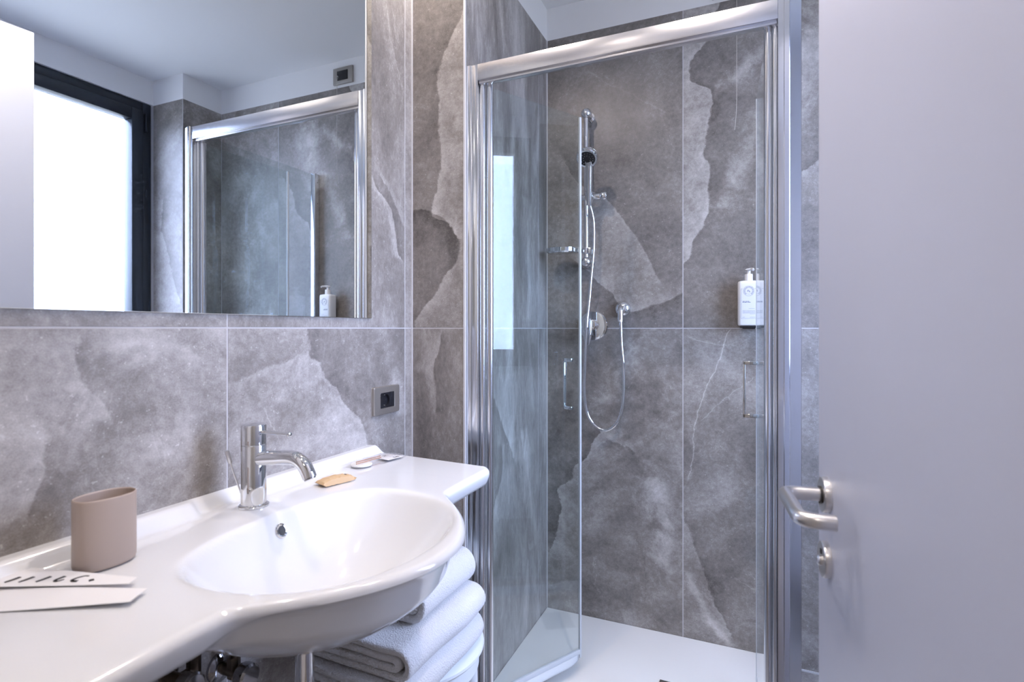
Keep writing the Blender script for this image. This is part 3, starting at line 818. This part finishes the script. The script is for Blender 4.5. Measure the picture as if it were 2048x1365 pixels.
# flat print on the front
def pr_frame(mb):
    y = -.0262; x0, x1, z0, z1, t = -.026, .026, .026, .133, .0006
    for a, b in (((x0, y, z0), (x0 + t, y + .0004, z1)), ((x1 - t, y, z0), (x1, y + .0004, z1)), ((x0, y, z0), (x1, y + .0004, z0 + t)), ((x0, y, z1 - t), (-.019, y + .0004, z1)), ((.019, y, z1 - t), (x1, y + .0004, z1))): mb.box(a, b)
    for r0, r1 in ((.0178, .0184), (.0112, .0117)):
        M = Matrix.Translation((0, y, .125)) @ Matrix.Rotation(R(90), 4, 'X')
        mb.lathe([(r0, 0), (r1, 0), (r1, .0004), (r0, .0004), (r0, 0)], M, 48, cap=False)
o = part(body_o, 'label_frame', INKB, pr_frame, body_o, smooth=False); tag(o, 'thin navy frame with a round emblem', kind='stuff')
def pr_text(mb):
    y = -.0262; rnd = random.Random(3)
    def bar(x, z, w, hgt): mb.box((x, y, z), (x + w, y + .0004, z + hgt))
    for k in range(22):                                   # ring lettering of the emblem
        a = 2 * math.pi * k / 22
        if 1.32 * math.pi < a < 1.68 * math.pi: continue
        M = Matrix.Translation((0, y, .125)) @ Matrix.Rotation(-a + R(90), 4, 'Y')
        t = MB(); t.box((-.0009 - .0004 * (k % 2), 0, .0130), (.0009, .0004, .0162))
        mb._merge(t.bm, M)
    for x, z, w, hg in ((-.0042, .1275, .0055, .0012), (-.0042, .1210, .0012, .0075), (-.0035, .1245, .0035, .001), (.0005, .1205, .0012, .006), (.0018, .1205, .0035, .001), (.0030, .1225, .0012, .003)): bar(x, z, w, hg)
    for z, ws in ((.0865, (6, 2, 5, 4)), (.0830, (4, 7, 2, 8))):
        x = -.0205
        for w in ws: bar(x, z, w * .0011, .0019); x += (w + 1) * .0011
o = part(body_o, 'label_text', INKB, pr_text, body_o, smooth=False); tag(o, kind='stuff')
def pr_small(mb):
    y = -.0262; rnd = random.Random(5)
    for z, x0, x1 in ((.0605, .0, .02), (.0535, -.0205, .0215), (.0505, -.0205, .0215), (.0475, -.0205, .0215), (.0445, -.0205, .0215), (.0415, .004, .0215), (.0295, -.0205, -.013), (.0295, .004, .0215)):
        x = x0
        while x < x1 - .001:
            w = rnd.uniform(.0015, .005); mb.box((x, y, z), (min(x + w, x1), y + .0004, z + .0014)); x += w + .0008
o = part(body_o, 'label_small_print', INKL, pr_small, body_o, smooth=False); tag(o, kind='stuff')

# ------------------------------------------------------------------ mirror, socket
mir = empty('wall_mirror', (XL, 0.78, 1.258)); tag(mir, 'large frameless wall mirror above the washbasin', 'mirror')
part(mir, 'glass', MIRROR, lambda mb: mb.box((.0015, -.48, 0), (.0055, .474, 1.04), .0006, 1), smooth=False)
part(mir, 'backing', BLACKP, lambda mb: mb.box((.0, -.475, .005), (.0015, .469, 1.035)), smooth=False)

so = empty('wall_socket', (XL, 1.320, 1.018)); tag(so, 'bronze wall socket plate with a black outlet above the washbasin corner', 'socket')
def plate_ring(mb, w, h, iw, ih, x0, x1):
    for a, b in (((x0, -w, -h), (x1, -iw, h)), ((x0, iw, -h), (x1, w, h)), ((x0, -iw, ih), (x1, iw, h)), ((x0, -iw, -h), (x1, iw, -ih))): mb.box(a, b, .0)
def splate(mb):
    n = 12; rows = []
    pts_o = rrect(.062, .041, .004, 4); pts_i = rrect(.0335, .0225, .001, 4)
    for sc_, x in ((1.0, .0025), (1.0, .0065), (.985, .0095), (.96, .0110)): rows.append([(x, p[0] * sc_, p[1] * sc_) for p in pts_o])
    rows.append([(.0120, p[0] * 1.02, p[1] * 1.02) for p in pts_i]); rows.append([(.0115, p[0], p[1]) for p in pts_i]); rows.append([(.006, p[0], p[1]) for p in pts_i])
    g = mb.grid(rows, close_v=True)
    mb.ngon(g[0])
part(so, 'plate', PLATE, splate, angle=25)
part(so, 'back_frame', TRIMM, lambda mb: mb.box((0, -.0615, -.0405), (.0026, .0615, .0405), .0005))
def sock(mb):
    # black insert with a round recess
    n = 40; cyy = -.008; r = .0185
    xf = .0105
    ringp = [(xf, cyy + r * math.cos(2 * math.pi * k / n), r * math.sin(2 * math.pi * k / n)) for k in range(n)]
    def sq(a):
        c_, s_ = math.cos(a), math.sin(a); k = 1 / max(abs(c_) / 1.0, abs(s_) / 1.0)
        y = cyy + c_ * k * .0225; 
        return (xf, max(-.033, min(.0145, y if c_ * k > -1 else -.033)), s_ * k * .022)
    outp = [sq(2 * math.pi * k / n) for k in range(n)]
    inn = [(.0032, p[1], p[2]) for p in ringp]
    g = mb.grid([outp, ringp, inn], close_v=True)
    mb.ngon(g[-1])
part(so, 'outlet', BLACKP, sock)
part(so, 'blank_module', BLACKP, lambda mb: mb.box((.006, .0152, -.022), (.0112, .0330, .022), .0006))
for zz in (-.0155, .0155):
    part(so, 'earth_contact', SATIN, lambda mb: mb.box((.002, -.0095, zz - .0015), (.0075, -.0065, zz + .0015), .0003))
for yy in (-.0175, .0015):
    part(so, 'pin_hole', RUBBER, lambda mb: mb.cyl((.0030, yy, 0), (.0036, yy, 0), .0024, 12))

# ------------------------------------------------------------------ washbasin
ZD = 0.873; YC = 0.750; HALF = 0.532
FX, FY = -0.893, 0.775
wb = empty('washbasin', (XL, YC, ZD)); tag(wb, 'wide white ceramic washbasin with side shelves and a rounded bowl', 'washbasin')
def sst(a, b, x):
    t = max(0, min(1, (x - a) / (b - a))); return t * t * (3 - 2 * t)
def softmax0(x, k): return 0.5 * (x + math.sqrt(x * x + k * k))
def depth(t):
    s_ = 1 - (t / .262) ** 2
    d = .388 + .163 * softmax0(s_, .10) / (softmax0(1, .10))
    e = HALF - abs(t); r = .030
    if e < r: d -= r - math.sqrt(max(0, r * r - (r - e) ** 2))
    return d
B0 = .298
def rho(b, t):
    dt = abs(t - .005) / .237
    db = (b - B0) / (.213 if b > B0 else .140)
    n = 2.15 if b > B0 else 2.7
    return (dt ** n + abs(db) ** n) ** (1 / n)
def ztop(b, t):
    z = 0.0
    yy = t + YC
    foot = .050 - .020 * sst(.085, .055, abs(yy - FY))
    z += .0255 * sst(foot, foot - .032, b) * sst(HALF - .004, HALF - .030, abs(t))
    z += .007 * math.exp(-(((b - .095) / .050) ** 2 + ((yy - FY) / .050) ** 2) ** 1.6)
    r_ = rho(b, t)
    q = 1.0 - r_ ** 2.6
    k = .05
    z -= .150 * (softmax0(q, k) - softmax0(-1.2, k)) * (1.0 if r_ < 1.6 else 0)
    # soft raised rim round the bowl front
    e = HALF - abs(t)
    if e < .007: z -= .007 - math.sqrt(max(0, .007 ** 2 - (.007 - e) ** 2))
    return z
def zund(b, t):
    bb = .255
    w = sst(.30, .215, abs(t))
    db = (b - bb) / ((depth(t) - bb) if b > bb else (bb + .02))
    dome = max(0.0, (1 - (t / .285) ** 2)) * max(0.0, 1 - abs(db) ** 2.2)
    return -.046 + .026 * w - .158 * dome ** .72
def basin(mb):
    NT = 190
    ts = []
    for i in range(NT + 1):
        u = -1 + 2 * i / NT
        ts.append(HALF * (u + 0.035 * math.sin(math.pi * u)) )
    ts[0] = -HALF; ts[-1] = HALF
    fine = [HALF - d for d in (.0005, .0015, .003, .005, .0075, .011, .016, .022)]
    ts = sorted(set(ts + fine + [-f for f in fine]))
    rows = []
    RR = .013
    for t in ts:
        D = depth(t)
        prof = []
        bf = D - RR
        for k in range(101):
            b = bf * (k / 100)
            prof.append((b, ztop(b, t)))
        zt = ztop(bf, t); zu = zund(bf, t)
        zl = -.040 + .024 * sst(.30, .215, abs(t))
        for k in range(1, 7):
            a = R(90 * k / 6); prof.append((bf + RR * math.sin(a), zt - RR + RR * math.cos(a)))
        for k in range(1, 5):
            u = k / 4; prof.append((D - .010 * u ** 1.5, (zt - RR) + (zl - (zt - RR)) * u))
        b1 = D - .010
        for k in range(1, 41):
            u = k / 40; b = b1 * (1 - u)
            w = sst(0, .06, u)
            prof.append((b, zl * (1 - w) + zund(b, t) * w if zund(b, t) < zl else zund(b, t) * w + zl * (1 - w)))
        rows.append([(b, t - (0.026 * max(0, b - .05) / .34 * sst(.30, HALF, abs(t)) * (1 if t > 0 else -1)), z) for b, z in prof])
    g = mb.grid(rows, close_v=True)
    # end caps as strips
    for r_ in (g[0], g[-1]):
        n = len(r_)
        for k in range(n // 2 - 1):
            a, b, c_, d_ = r_[k], r_[k + 1], r_[n - 2 - k], r_[n - 1 - k]
            if len({a, b, c_, d_}) == 4:
                try: mb.bm.faces.new((a, b, c_, d_))
                except ValueError: pass
bo = part(wb, 'basin', CERAMIC, basin, angle=60)
# overflow ring on the back wall of the bowl
ot = .772 - YC
bb = .12
while ztop(bb, ot) > -.030: bb += .001
sl = (ztop(bb + .004, ot) - ztop(bb - .004, ot)) / .008
nrm = Vector((-sl, 0, 1)).normalized()
OM = Matrix.Translation((bb, ot, ztop(bb, ot))) @ nrm.to_track_quat('Z', 'Y').to_matrix().to_4x4()
part(wb, 'overflow_ring', CHROME, lambda mb: mb.lathe([(.0085, .001), (.0090, .0030), (.0115, .0034), (.0138, .0018), (.0142, -.003)], OM, 36, cap=False))
part(wb, 'overflow_hole', RUBBER, lambda mb: mb.lathe([(0, .0004), (.0092, .0014)], OM, 28, cap=False))
# waste fitting at the bottom of the bowl
part(wb, 'waste_plug', CHROME, lambda mb: mb.lathe([(.031, -.004), (.031, .001), (.028, .0025), (.024, .003), (0, .0045)], Matrix.Translation((.25, .005, ztop(.25, .005))), 36))

# faucet
fa = empty('basin_faucet', (FX, FY, ZD + .0062)); tag(fa, 'chrome single-lever faucet standing on the washbasin', 'faucet')
part(fa, 'base_ring', CHROME, lambda mb: mb.lathe([(.0285, 0), (.0285, .0035), (.027, .005), (.0235, .006)], None, 48))
part(fa, 'body', CHROME, lambda mb: mb.lathe([(.0233, .005), (.0233, .1205), (.0229, .1212)], None, 56))
cp = part(fa, 'cap', CHROME, lambda mb: mb.lathe([(.0229, .1216), (.0235, .1224), (.0235, .1575), (.0225, .1605), (.0190, .1620), (0, .1635)], None, 56))
part(fa, 'lever', CHROME, lambda mb: (mb.tube([(.020, 0, .1475), (.055, -.001, .1480), (.093, -.002, .1480)], .0034, 16, 3), mb.lathe([(0, -.0055), (.004, -.004), (.0052, 0), (.004, .004), (0, .0055)], Matrix.Translation((.094, -.002, .148)) @ Matrix.Rotation(R(90), 4, 'Y'), 16)), cp)
sp = part(fa, 'spout', CHROME, lambda mb: mb.tube([(.010, 0, .094), (.04, 0, .0985), (.075, -.001, .1025), (.102, -.001, .1045), (.118, -.002, .1020), (.132, -.002, .0930), (.142, -.002, .0790), (.1455, -.002, .0715)], lambda u: .0142 - .0014 * u, 28, 6, cap=True))
part(fa, 'aerator', BLACKCH, lambda mb: mb.cyl((.1450, -.002, .0726), (.1468, -.002, .0688), .0105, 24), sp)
rd = part(fa, 'pop_up_rod', SATIN, lambda mb: mb.tube([(-.026, -.004, .016), (-.034, -.014, .055), (-.0395, -.022, .090)], .0016, 10, 3))
part(fa, 'rod_knob', SATIN, lambda mb: mb.cyl((-.0388, -.021, .085), (-.0425, -.0265, .110), .0042, 16, .0006), rd)

# ------------------------------------------------------------------ things on the washbasin
cup = empty('oval_tumbler', (-0.888, 0.503, ZD + .0008)); tag(cup, 'matt beige oval tumbler standing on the washbasin shelf', 'cup')
cup.rotation_euler = (0, 0, R(-3))
def cupb(mb):
    rows = []
    N_ = 64
    def ringr(a, b, z): return [(b * math.copysign(abs(math.cos(2 * math.pi * k / N_)) ** .86, math.cos(2 * math.pi * k / N_)), a * math.copysign(abs(math.sin(2 * math.pi * k / N_)) ** .86, math.sin(2 * math.pi * k / N_)), z) for k in range(N_)]
    A, B = .0405, .0290
    for da, z in ((-.009, 0), (-.004, .0008), (-.0012, .0035), (0, .008), (0, .06), (0, .1025), (-.0003, .1040), (-.0013, .1048), (-.0023, .1040), (-.0026, .1025), (-.0028, .05), (-.0035, .010), (-.008, .0055)):
        rows.append(ringr(A + da, B + da, z))
    g = mb.grid(rows, close_v=True); mb.ngon(g[0]); mb.ngon(g[-1], True)
part(cup, 'body', BEIGE, cupb, angle=60)

# wrapped soap in kraft paper
ks = empty('wrapped_soap', (-0.872, 0.982, ZD + .0005), R(18)); tag(ks, 'small soap wrapped in brown kraft paper beside the faucet', 'soap')
def pillow(mb, L, W, H, fin=.010, n=28, m=18, crink=.0008, seed=1):
    rnd = random.Random(seed)
    top, bot = [], []
    for i in range(n + 1):
        u = -1 + 2 * i / n; rt, rb = [], []
        for j in range(m + 1):
            v = -1 + 2 * j / m
            k = max(0, 1 - abs(u) ** 3.2) * max(0, 1 - abs(v) ** 3.6)
            jit = rnd.uniform(-1, 1) * crink
            x = u * L; y = v * W * (1 - .05 * (1 - abs(u)))
            end = .0045 * max(0, abs(u) - .82) / .18
            rt.append((x, y, H * k ** .55 + .0014 + end + jit * .8)); rb.append((x, y, .0006 + end + H * .10 * (1 - k ** .5)))
        top.append(rt); bot.append(rb)
    g = mb.grid(top); h_ = mb.grid(bot, flip=True)
    for a, b in ((g[0], h_[0]), (g[-1], h_[-1])):
        for j in range(m): mb.ngon((a[j], a[j + 1], b[j + 1], b[j]))
    for i in range(n):
        mb.ngon((g[i][0], h_[i][0], h_[i + 1][0], g[i + 1][0])); mb.ngon((g[i][m], g[i + 1][m], h_[i + 1][m], h_[i][m]))
ks.rotation_euler = (0, 0, R(74))
part(ks, 'paper_wrapper', KRAFT, lambda mb: pillow(mb, .042, .021, .0150, crink=.0013, n=16, m=8, seed=4), angle=12)
part(ks, 'printed_mark', INK, lambda mb: mb.lathe([(.0016, .0), (.0032, 0), (.0032, .0005), (.0016, .0005), (.0016, 0)], Matrix.Translation((.0235, -.004, .0148)) @ Matrix.Rotation(R(10), 4, 'Y'), 20, cap=False))
part(ks, 'printed_line', WOOD, lambda mb: mb.box((-.010, -.013, .0122), (.014, -.0122, .0128)))

# clear packet with cotton pads and wooden sticks
vk = empty('vanity_kit_packet', (-0.908, 1.165, ZD + .0008), R(80)); tag(vk, 'clear packet of cotton pads and wooden sticks at the basin corner', 'packet')
part(vk, 'film', FILM, lambda mb: pillow(mb, .088, .036, .013, crink=.0016, seed=9, n=34, m=16), angle=60)
part(vk, 'cotton_pad', COTTON, lambda mb: mb.lathe([(0, .002), (.026, .002), (.0275, .0045), (.026, .007), (0, .0075)], Matrix.Translation((-.040, 0, 0)), 36))
for yy, x0 in ((-.007, -.062), (.008, -.050)):
    part(vk, 'stick', WOOD, lambda mb: mb.cyl((x0, yy, .0108), (x0 + .085, yy + .003, .0105), .0014, 10))
cd_ = part(vk, 'paper_card', PAPER, lambda mb: mb.box((.028, -.028, .0045), (.082, .028, .0052), .0002))
def kitmark(mb):
    for a, b in (((.058, -.022, .0053), (.074, -.019, .0056)), ((.058, -.022, .0053), (.061, -.012, .0056)), ((.066, -.016, .0053), (.074, -.0135, .0056)), ((.050, .012, .0053), (.058, .0135, .0056)), ((.050, .018, .0053), (.062, .0195, .0056))): mb.box(a, b)
o = part(vk, 'card_print', INK, kitmark, cd_, smooth=False); tag(o, kind='stuff')

# folded paper sachet at the near end
dk = empty('paper_sachet', (-0.830, 0.420, ZD + .0006)); tag(dk, 'white folded paper sachet with slanted black letters in front of the tumbler', 'sachet')
def sheet(mb, corners, zf, nu=30, nv=10, th=.0006):
    A_, B_, C_, D_ = [Vector(c + (0,)) for c in corners]
    t_, b_ = [], []
    for i in range(nu + 1):
        u = i / nu; r1, r2 = [], []
        for j in range(nv + 1):
            v = j / nv
            p = (A_.lerp(B_, u)).lerp(D_.lerp(C_, u), v)
            z = zf(u, v); r1.append((p.x, p.y, z + th)); r2.append((p.x, p.y, z))
        t_.append(r1); b_.append(r2)
    g = mb.grid(t_); h_ = mb.grid(b_, flip=True)
    for j in range(nv):
        mb.ngon((g[0][j], g[0][j + 1], h_[0][j + 1], h_[0][j])); mb.ngon((g[nu][j], h_[nu][j], h_[nu][j + 1], g[nu][j + 1]))
    for i in range(nu):
        mb.ngon((g[i][0], h_[i][0], h_[i + 1][0], g[i + 1][0])); mb.ngon((g[i][nv], g[i + 1][nv], h_[i + 1][nv], h_[i][nv]))
# local axes: x away from the wall, y along it; the sachet runs from beside the wall out towards the room
zu = lambda u, v: .0076 + .0010 * math.sin(u * 3.0) * v + .004 * max(0, u - .6) ** 2
zl_ = lambda u, v: .0008 + .009 * max(0, (u - .45)) ** 1.2 * 1.2 + .004 * math.sin(3.2 * u) * v
up = part(dk, 'upper_fold', PAPER, lambda mb: sheet(mb, [(-.135, -.050), (.060, .045), (.052, .062), (-.125, .020)], zu), angle=60)
part(dk, 'lower_fold', PAPER, lambda mb: sheet(mb, [(-.135, -.115), (.108, .018), (.092, .050), (-.135, -.040)], zl_), angle=60)
def letters(mb):
    # a row of slanted strokes, an open round letter and a comma along the upper fold
    base = Vector((-.098, -.020)); along = Vector((.0128, .0062)); upv = Vector((-.0065, .0150))
    def P(s_, t): 
        p = base + along * s_ + upv * t; return p
    def stroke(pts, w0=.0018, w1=.0026):
        for k in range(len(pts) - 1):
            a, b = P(*pts[k]), P(*pts[k + 1]); d = (b - a).normalized(); n_ = Vector((-d.y, d.x))
            wa, wb_ = w0 + (w1 - w0) * k / max(1, len(pts) - 1), w0 + (w1 - w0) * (k + 1) / max(1, len(pts) - 1)
            q = [a + n_ * wa, b + n_ * wb_, b - n_ * wb_, a - n_ * wa]
            mb.prism([(v.x, v.y) for v in q], .0089, .0093)
    for s_ in (0, 1.3, 2.9): stroke([(s_, 0), (s_ + .25, .4), (s_ + .5, .95)])
    stroke([(4.75, .95), (4.45, .25), (4.6, .03), (4.9, .06), (5.2, .35)], .0024, .0010)
    stroke([(7.05, .92), (6.6, .95), (6.2, .6), (6.05, .2), (6.3, .0), (6.75, .0)], .0012, .0024)
    stroke([(7.8, .02), (8.1, .25)], .0028, .0032)
o = part(up, 'printed_letters', INK, letters, up, smooth=False); tag(o, kind='stuff')

# ------------------------------------------------------------------ below the basin
dp = empty('waste_trap', (-0.742, 0.755, 0.40)); tag(dp, 'chrome waste pipe and bottle trap below the bowl', 'waste pipe')
part(dp, 'tail_pipe', CHROME, lambda mb: mb.cyl((0, 0, .10), (0, 0, .290), .0165, 32))
part(dp, 'pipe_collar', CHROME, lambda mb: mb.lathe([(.021, .258), (.023, .262), (.023, .282), (.021, .286), (.0165, .287)], None, 32))
part(dp, 'trap_cup', CHROME, lambda mb: mb.lathe([(0, -.03), (.024, -.028), (.031, -.02), (.032, .08), (.028, .095), (.018, .10)], None, 36))
part(dp, 'outlet_pipe', CHROME, lambda mb: mb.cyl((-.02, 0, .06), (XL + .742, 0, .06), .016, 28))
part(dp, 'wall_flange', CHROME, lambda mb: mb.lathe([(.034, 0), (.033, .006), (.018, .012)], Matrix.Translation((XL + .742, 0, .06)) @ Matrix.Rotation(R(90), 4, 'Y'), 32))
def valve(y, zv, label, tall):
    v = empty('angle_valve', (XL, y, zv)); tag(v, label, 'valve', 'angle valves under the washbasin')
    part(v, 'flange', BLACKCH, lambda mb: mb.lathe([(.031, 0), (.030, .005), (.020, .012), (.012, .013)], Matrix.Rotation(R(90), 4, 'Y'), 32))
    part(v, 'valve_body', BRONZE, lambda mb: mb.cyl((.008, 0, 0), (.062, 0, 0), .0125, 24, .001))
    part(v, 'knob', BLACKCH, lambda mb: mb.lathe([(.014, .058), (.022, .062), (.024, .070), (.024, .084), (.020, .088), (0, .089)], Matrix.Rotation(R(90), 4, 'Y'), 16))
    dy = .034 if tall else 0.0
    part(v, 'nut', BRONZE, lambda mb: (mb.cyl((.040, dy, -.012), (.040, dy, .030), .0125, 6), mb.cyl((.040, 0, 0), (.040, dy + .001, 0), .009, 16)))
    part(v, 'riser', BRONZE, lambda mb: mb.tube([(.040, dy, .025), (.042, dy + .004, .05), (.046, dy + .014, .09), (.050, dy + .028, .125)] if tall else [(.040, 0, .025), (.04, 0, .07), (.044, .002, .11)], .0062, 16, 5))
valve(0.655, 0.592, 'dark angle valve with tall riser under the washbasin shelf', True)
valve(0.775, 0.540, 'dark angle valve nearer the waste pipe under the washbasin', False)

# stool
st = empty('plastic_stool', (-0.775, 1.165, 0.0)); st.scale = (1, 1, .97); st.location.x = -0.79; tag(st, 'round pale plastic stool carrying the towels under the washbasin', 'stool')
part(st, 'seat', STOOLM, lambda mb: mb.lathe([(0, .455), (.165, .455), (.178, .452), (.186, .444), (.187, .438), (.183, .432), (.170, .430), (0, .430)], None, 64))
part(st, 'apron', STOOLM, lambda mb: mb.lathe([(.172, .432), (.174, .390), (.171, .386), (.166, .390), (.164, .432)], None, 64, cap=False))
for k in range(4):
    a = R(45 + 90 * k - 24)
    part(st, 'leg', STOOLM, lambda mb: mb.tube([(.150 * math.cos(a), .150 * math.sin(a), .432), (.158 * math.cos(a), .158 * math.sin(a), .2), (.166 * math.cos(a), .166 * math.sin(a), .0)], lambda u: .019 - .004 * u, 20, 4))

# folded towels
def towel(x0, x1, y0, y1, z, H, label, seed, rz=0.0, th=.0165):
    rnd = random.Random(seed)
    W = x1 - x0; LY = y1 - y0
    root = empty('folded_towel', ((x0 + x1) / 2, (y0 + y1) / 2, z), rz)
    tag(root, label, 'towel', 'stack of folded towels')
    h = th / 2
    path = []
    xr, xl = W / 2, -W / 2
    Rr = (H - th) / 2
    path += [(xl + (xr - Rr - h - xl) * k / 14, h) for k in range(15)]
    path += [(xr - Rr - h + Rr * math.sin(R(a)), h + Rr - Rr * math.cos(R(a))) for a in range(15, 181, 15)]
    path += [(xr - Rr - h - (xr - Rr - h - (xl + th)) * k / 14, H - h) for k in range(1, 15)]
    path += [(xl + th - h * math.sin(R(a)), H - h - h + h * math.cos(R(a))) for a in range(30, 181, 30)]
    xi = xr - .042; ri = max(.003, (H - 4 * th) / 2 + .003)
    ztp = H - 1.5 * th; zbt = 1.5 * th
    ri = max(.002, (ztp - zbt) / 2)
    path += [(xl + th + (xi - xl - th) * k / 12, ztp) for k in range(1, 13)]
    path += [(xi + ri * math.sin(R(a)), ztp - ri + ri * math.cos(R(a))) for a in range(20, 181, 20)]
    path += [(xi - (xi - xl - .01) * k / 12, zbt) for k in range(1, 13)]
    pv = [Vector((a, b)) for a, b in path]
    ph = [rnd.uniform(0, 6.28) for _ in range(6)]
    def section(y, k):
        lo, ro = [], []
        for i, p in enumerate(pv):
            d = (pv[min(i + 1, len(pv) - 1)] - pv[max(i - 1, 0)]).normalized()
            n_ = Vector((-d.y, d.x))
            w = h * k * .97
            wob = .0022 * math.sin(9 * y + 14 * p.x + ph[0]) + .0016 * math.sin(23 * y + ph[1] + 20 * p.y) + .0013 * math.sin(47 * p.x + 31 * y + ph[2])
            q = p + Vector((wob * 1.2 + .003 * math.sin(12 * y + ph[3]), wob * (p.y / H)))
            lo.append((q.x + n_.x * w, y, q.y + n_.y * w)); ro.append((q.x - n_.x * w, y, q.y - n_.y * w))
        return lo + ro[::-1]
    ys = [-.5, -.497, -.49, -.475] + [-.45 + .9 * k / 22 for k in range(23)] + [.475, .49, .497, .5]
    ks_ = [.35, .65, .88, .98] + [1] * 23 + [.98, .88, .65, .35]
    mb = MB()
    g = mb.grid([section(y * LY, k) for y, k in zip(ys, ks_)], close_v=True)
    n = len(pv)
    for r_ in (g[0], g[-1]):
        for i in range(n - 1):
            mb.ngon((r_[i], r_[i + 1], r_[2 * n - 2 - i], r_[2 * n - 1 - i]))
    mb.build('terry_cloth', TOWEL, root, angle=180)
    return root
towel(-0.880, -0.612, 0.880, 1.235, 0.4425, .075, 'bottom white towel of the stack on the stool', 1, R(-2), .0178)
towel(-0.872, -0.605, 0.900, 1.225, 0.519, .070, 'middle white towel of the stack on the stool', 2, R(-1), .0168)
towel(-0.850, -0.628, 0.985, 1.220, 0.590, .085, 'topmost white towel tucked up under the washbasin', 3, R(-3), .0185)

# ------------------------------------------------------------------ ceiling downlights
for i, (lx, ly) in enumerate(LAMPS):
    root = empty('ceiling_downlight', (lx, ly, ZC)); tag(root, ('round ceiling downlight nearest the shower step wall', 'round ceiling downlight in front of the shower doors', 'round ceiling downlight over the near end of the washbasin')[i], 'ceiling light', 'ceiling downlights')
    part(root, 'trim_ring', SATIN, lambda mb: mb.lathe([(.034, -.002), (.036, -.006), (.044, -.006), (.047, -.002), (.047, 0), (.034, 0), (.034, -.002)], None, 40, cap=False))
    part(root, 'lens', LENS, lambda mb: mb.cyl((0, 0, -.003), (0, 0, -.001), .033, 32))
    ld = bpy.data.lights.new('downlight_lamp', 'SPOT'); ld.energy = (LAMP_W * 8.5, LAMP_W * 14.0, LAMP_W * 8.8)[i]; ld.color = LAMP_COL
    ld.spot_size = R((156, 132, 132)[i]); ld.spot_blend = (0.35, 0.75, 0.75)[i]; ld.shadow_soft_size = .028
    lo = bpy.data.objects.new('downlight_lamp', ld); COL.objects.link(lo); lo.parent = root; lo.location = (0, 0, -.012)
hl = empty('added_hall_fill_light', (0.1, -0.8, ZC)); tag(hl, 'added flat round fill light on the unseen hall ceiling behind the doorway', 'ceiling light')  # fill lamp added out of view to soften the light through the doorway
part(hl, 'diffuser', LENS, lambda mb: mb.lathe([(0, -.04), (.12, -.038), (.14, -.025), (.145, 0)], None, 40, cap=False))
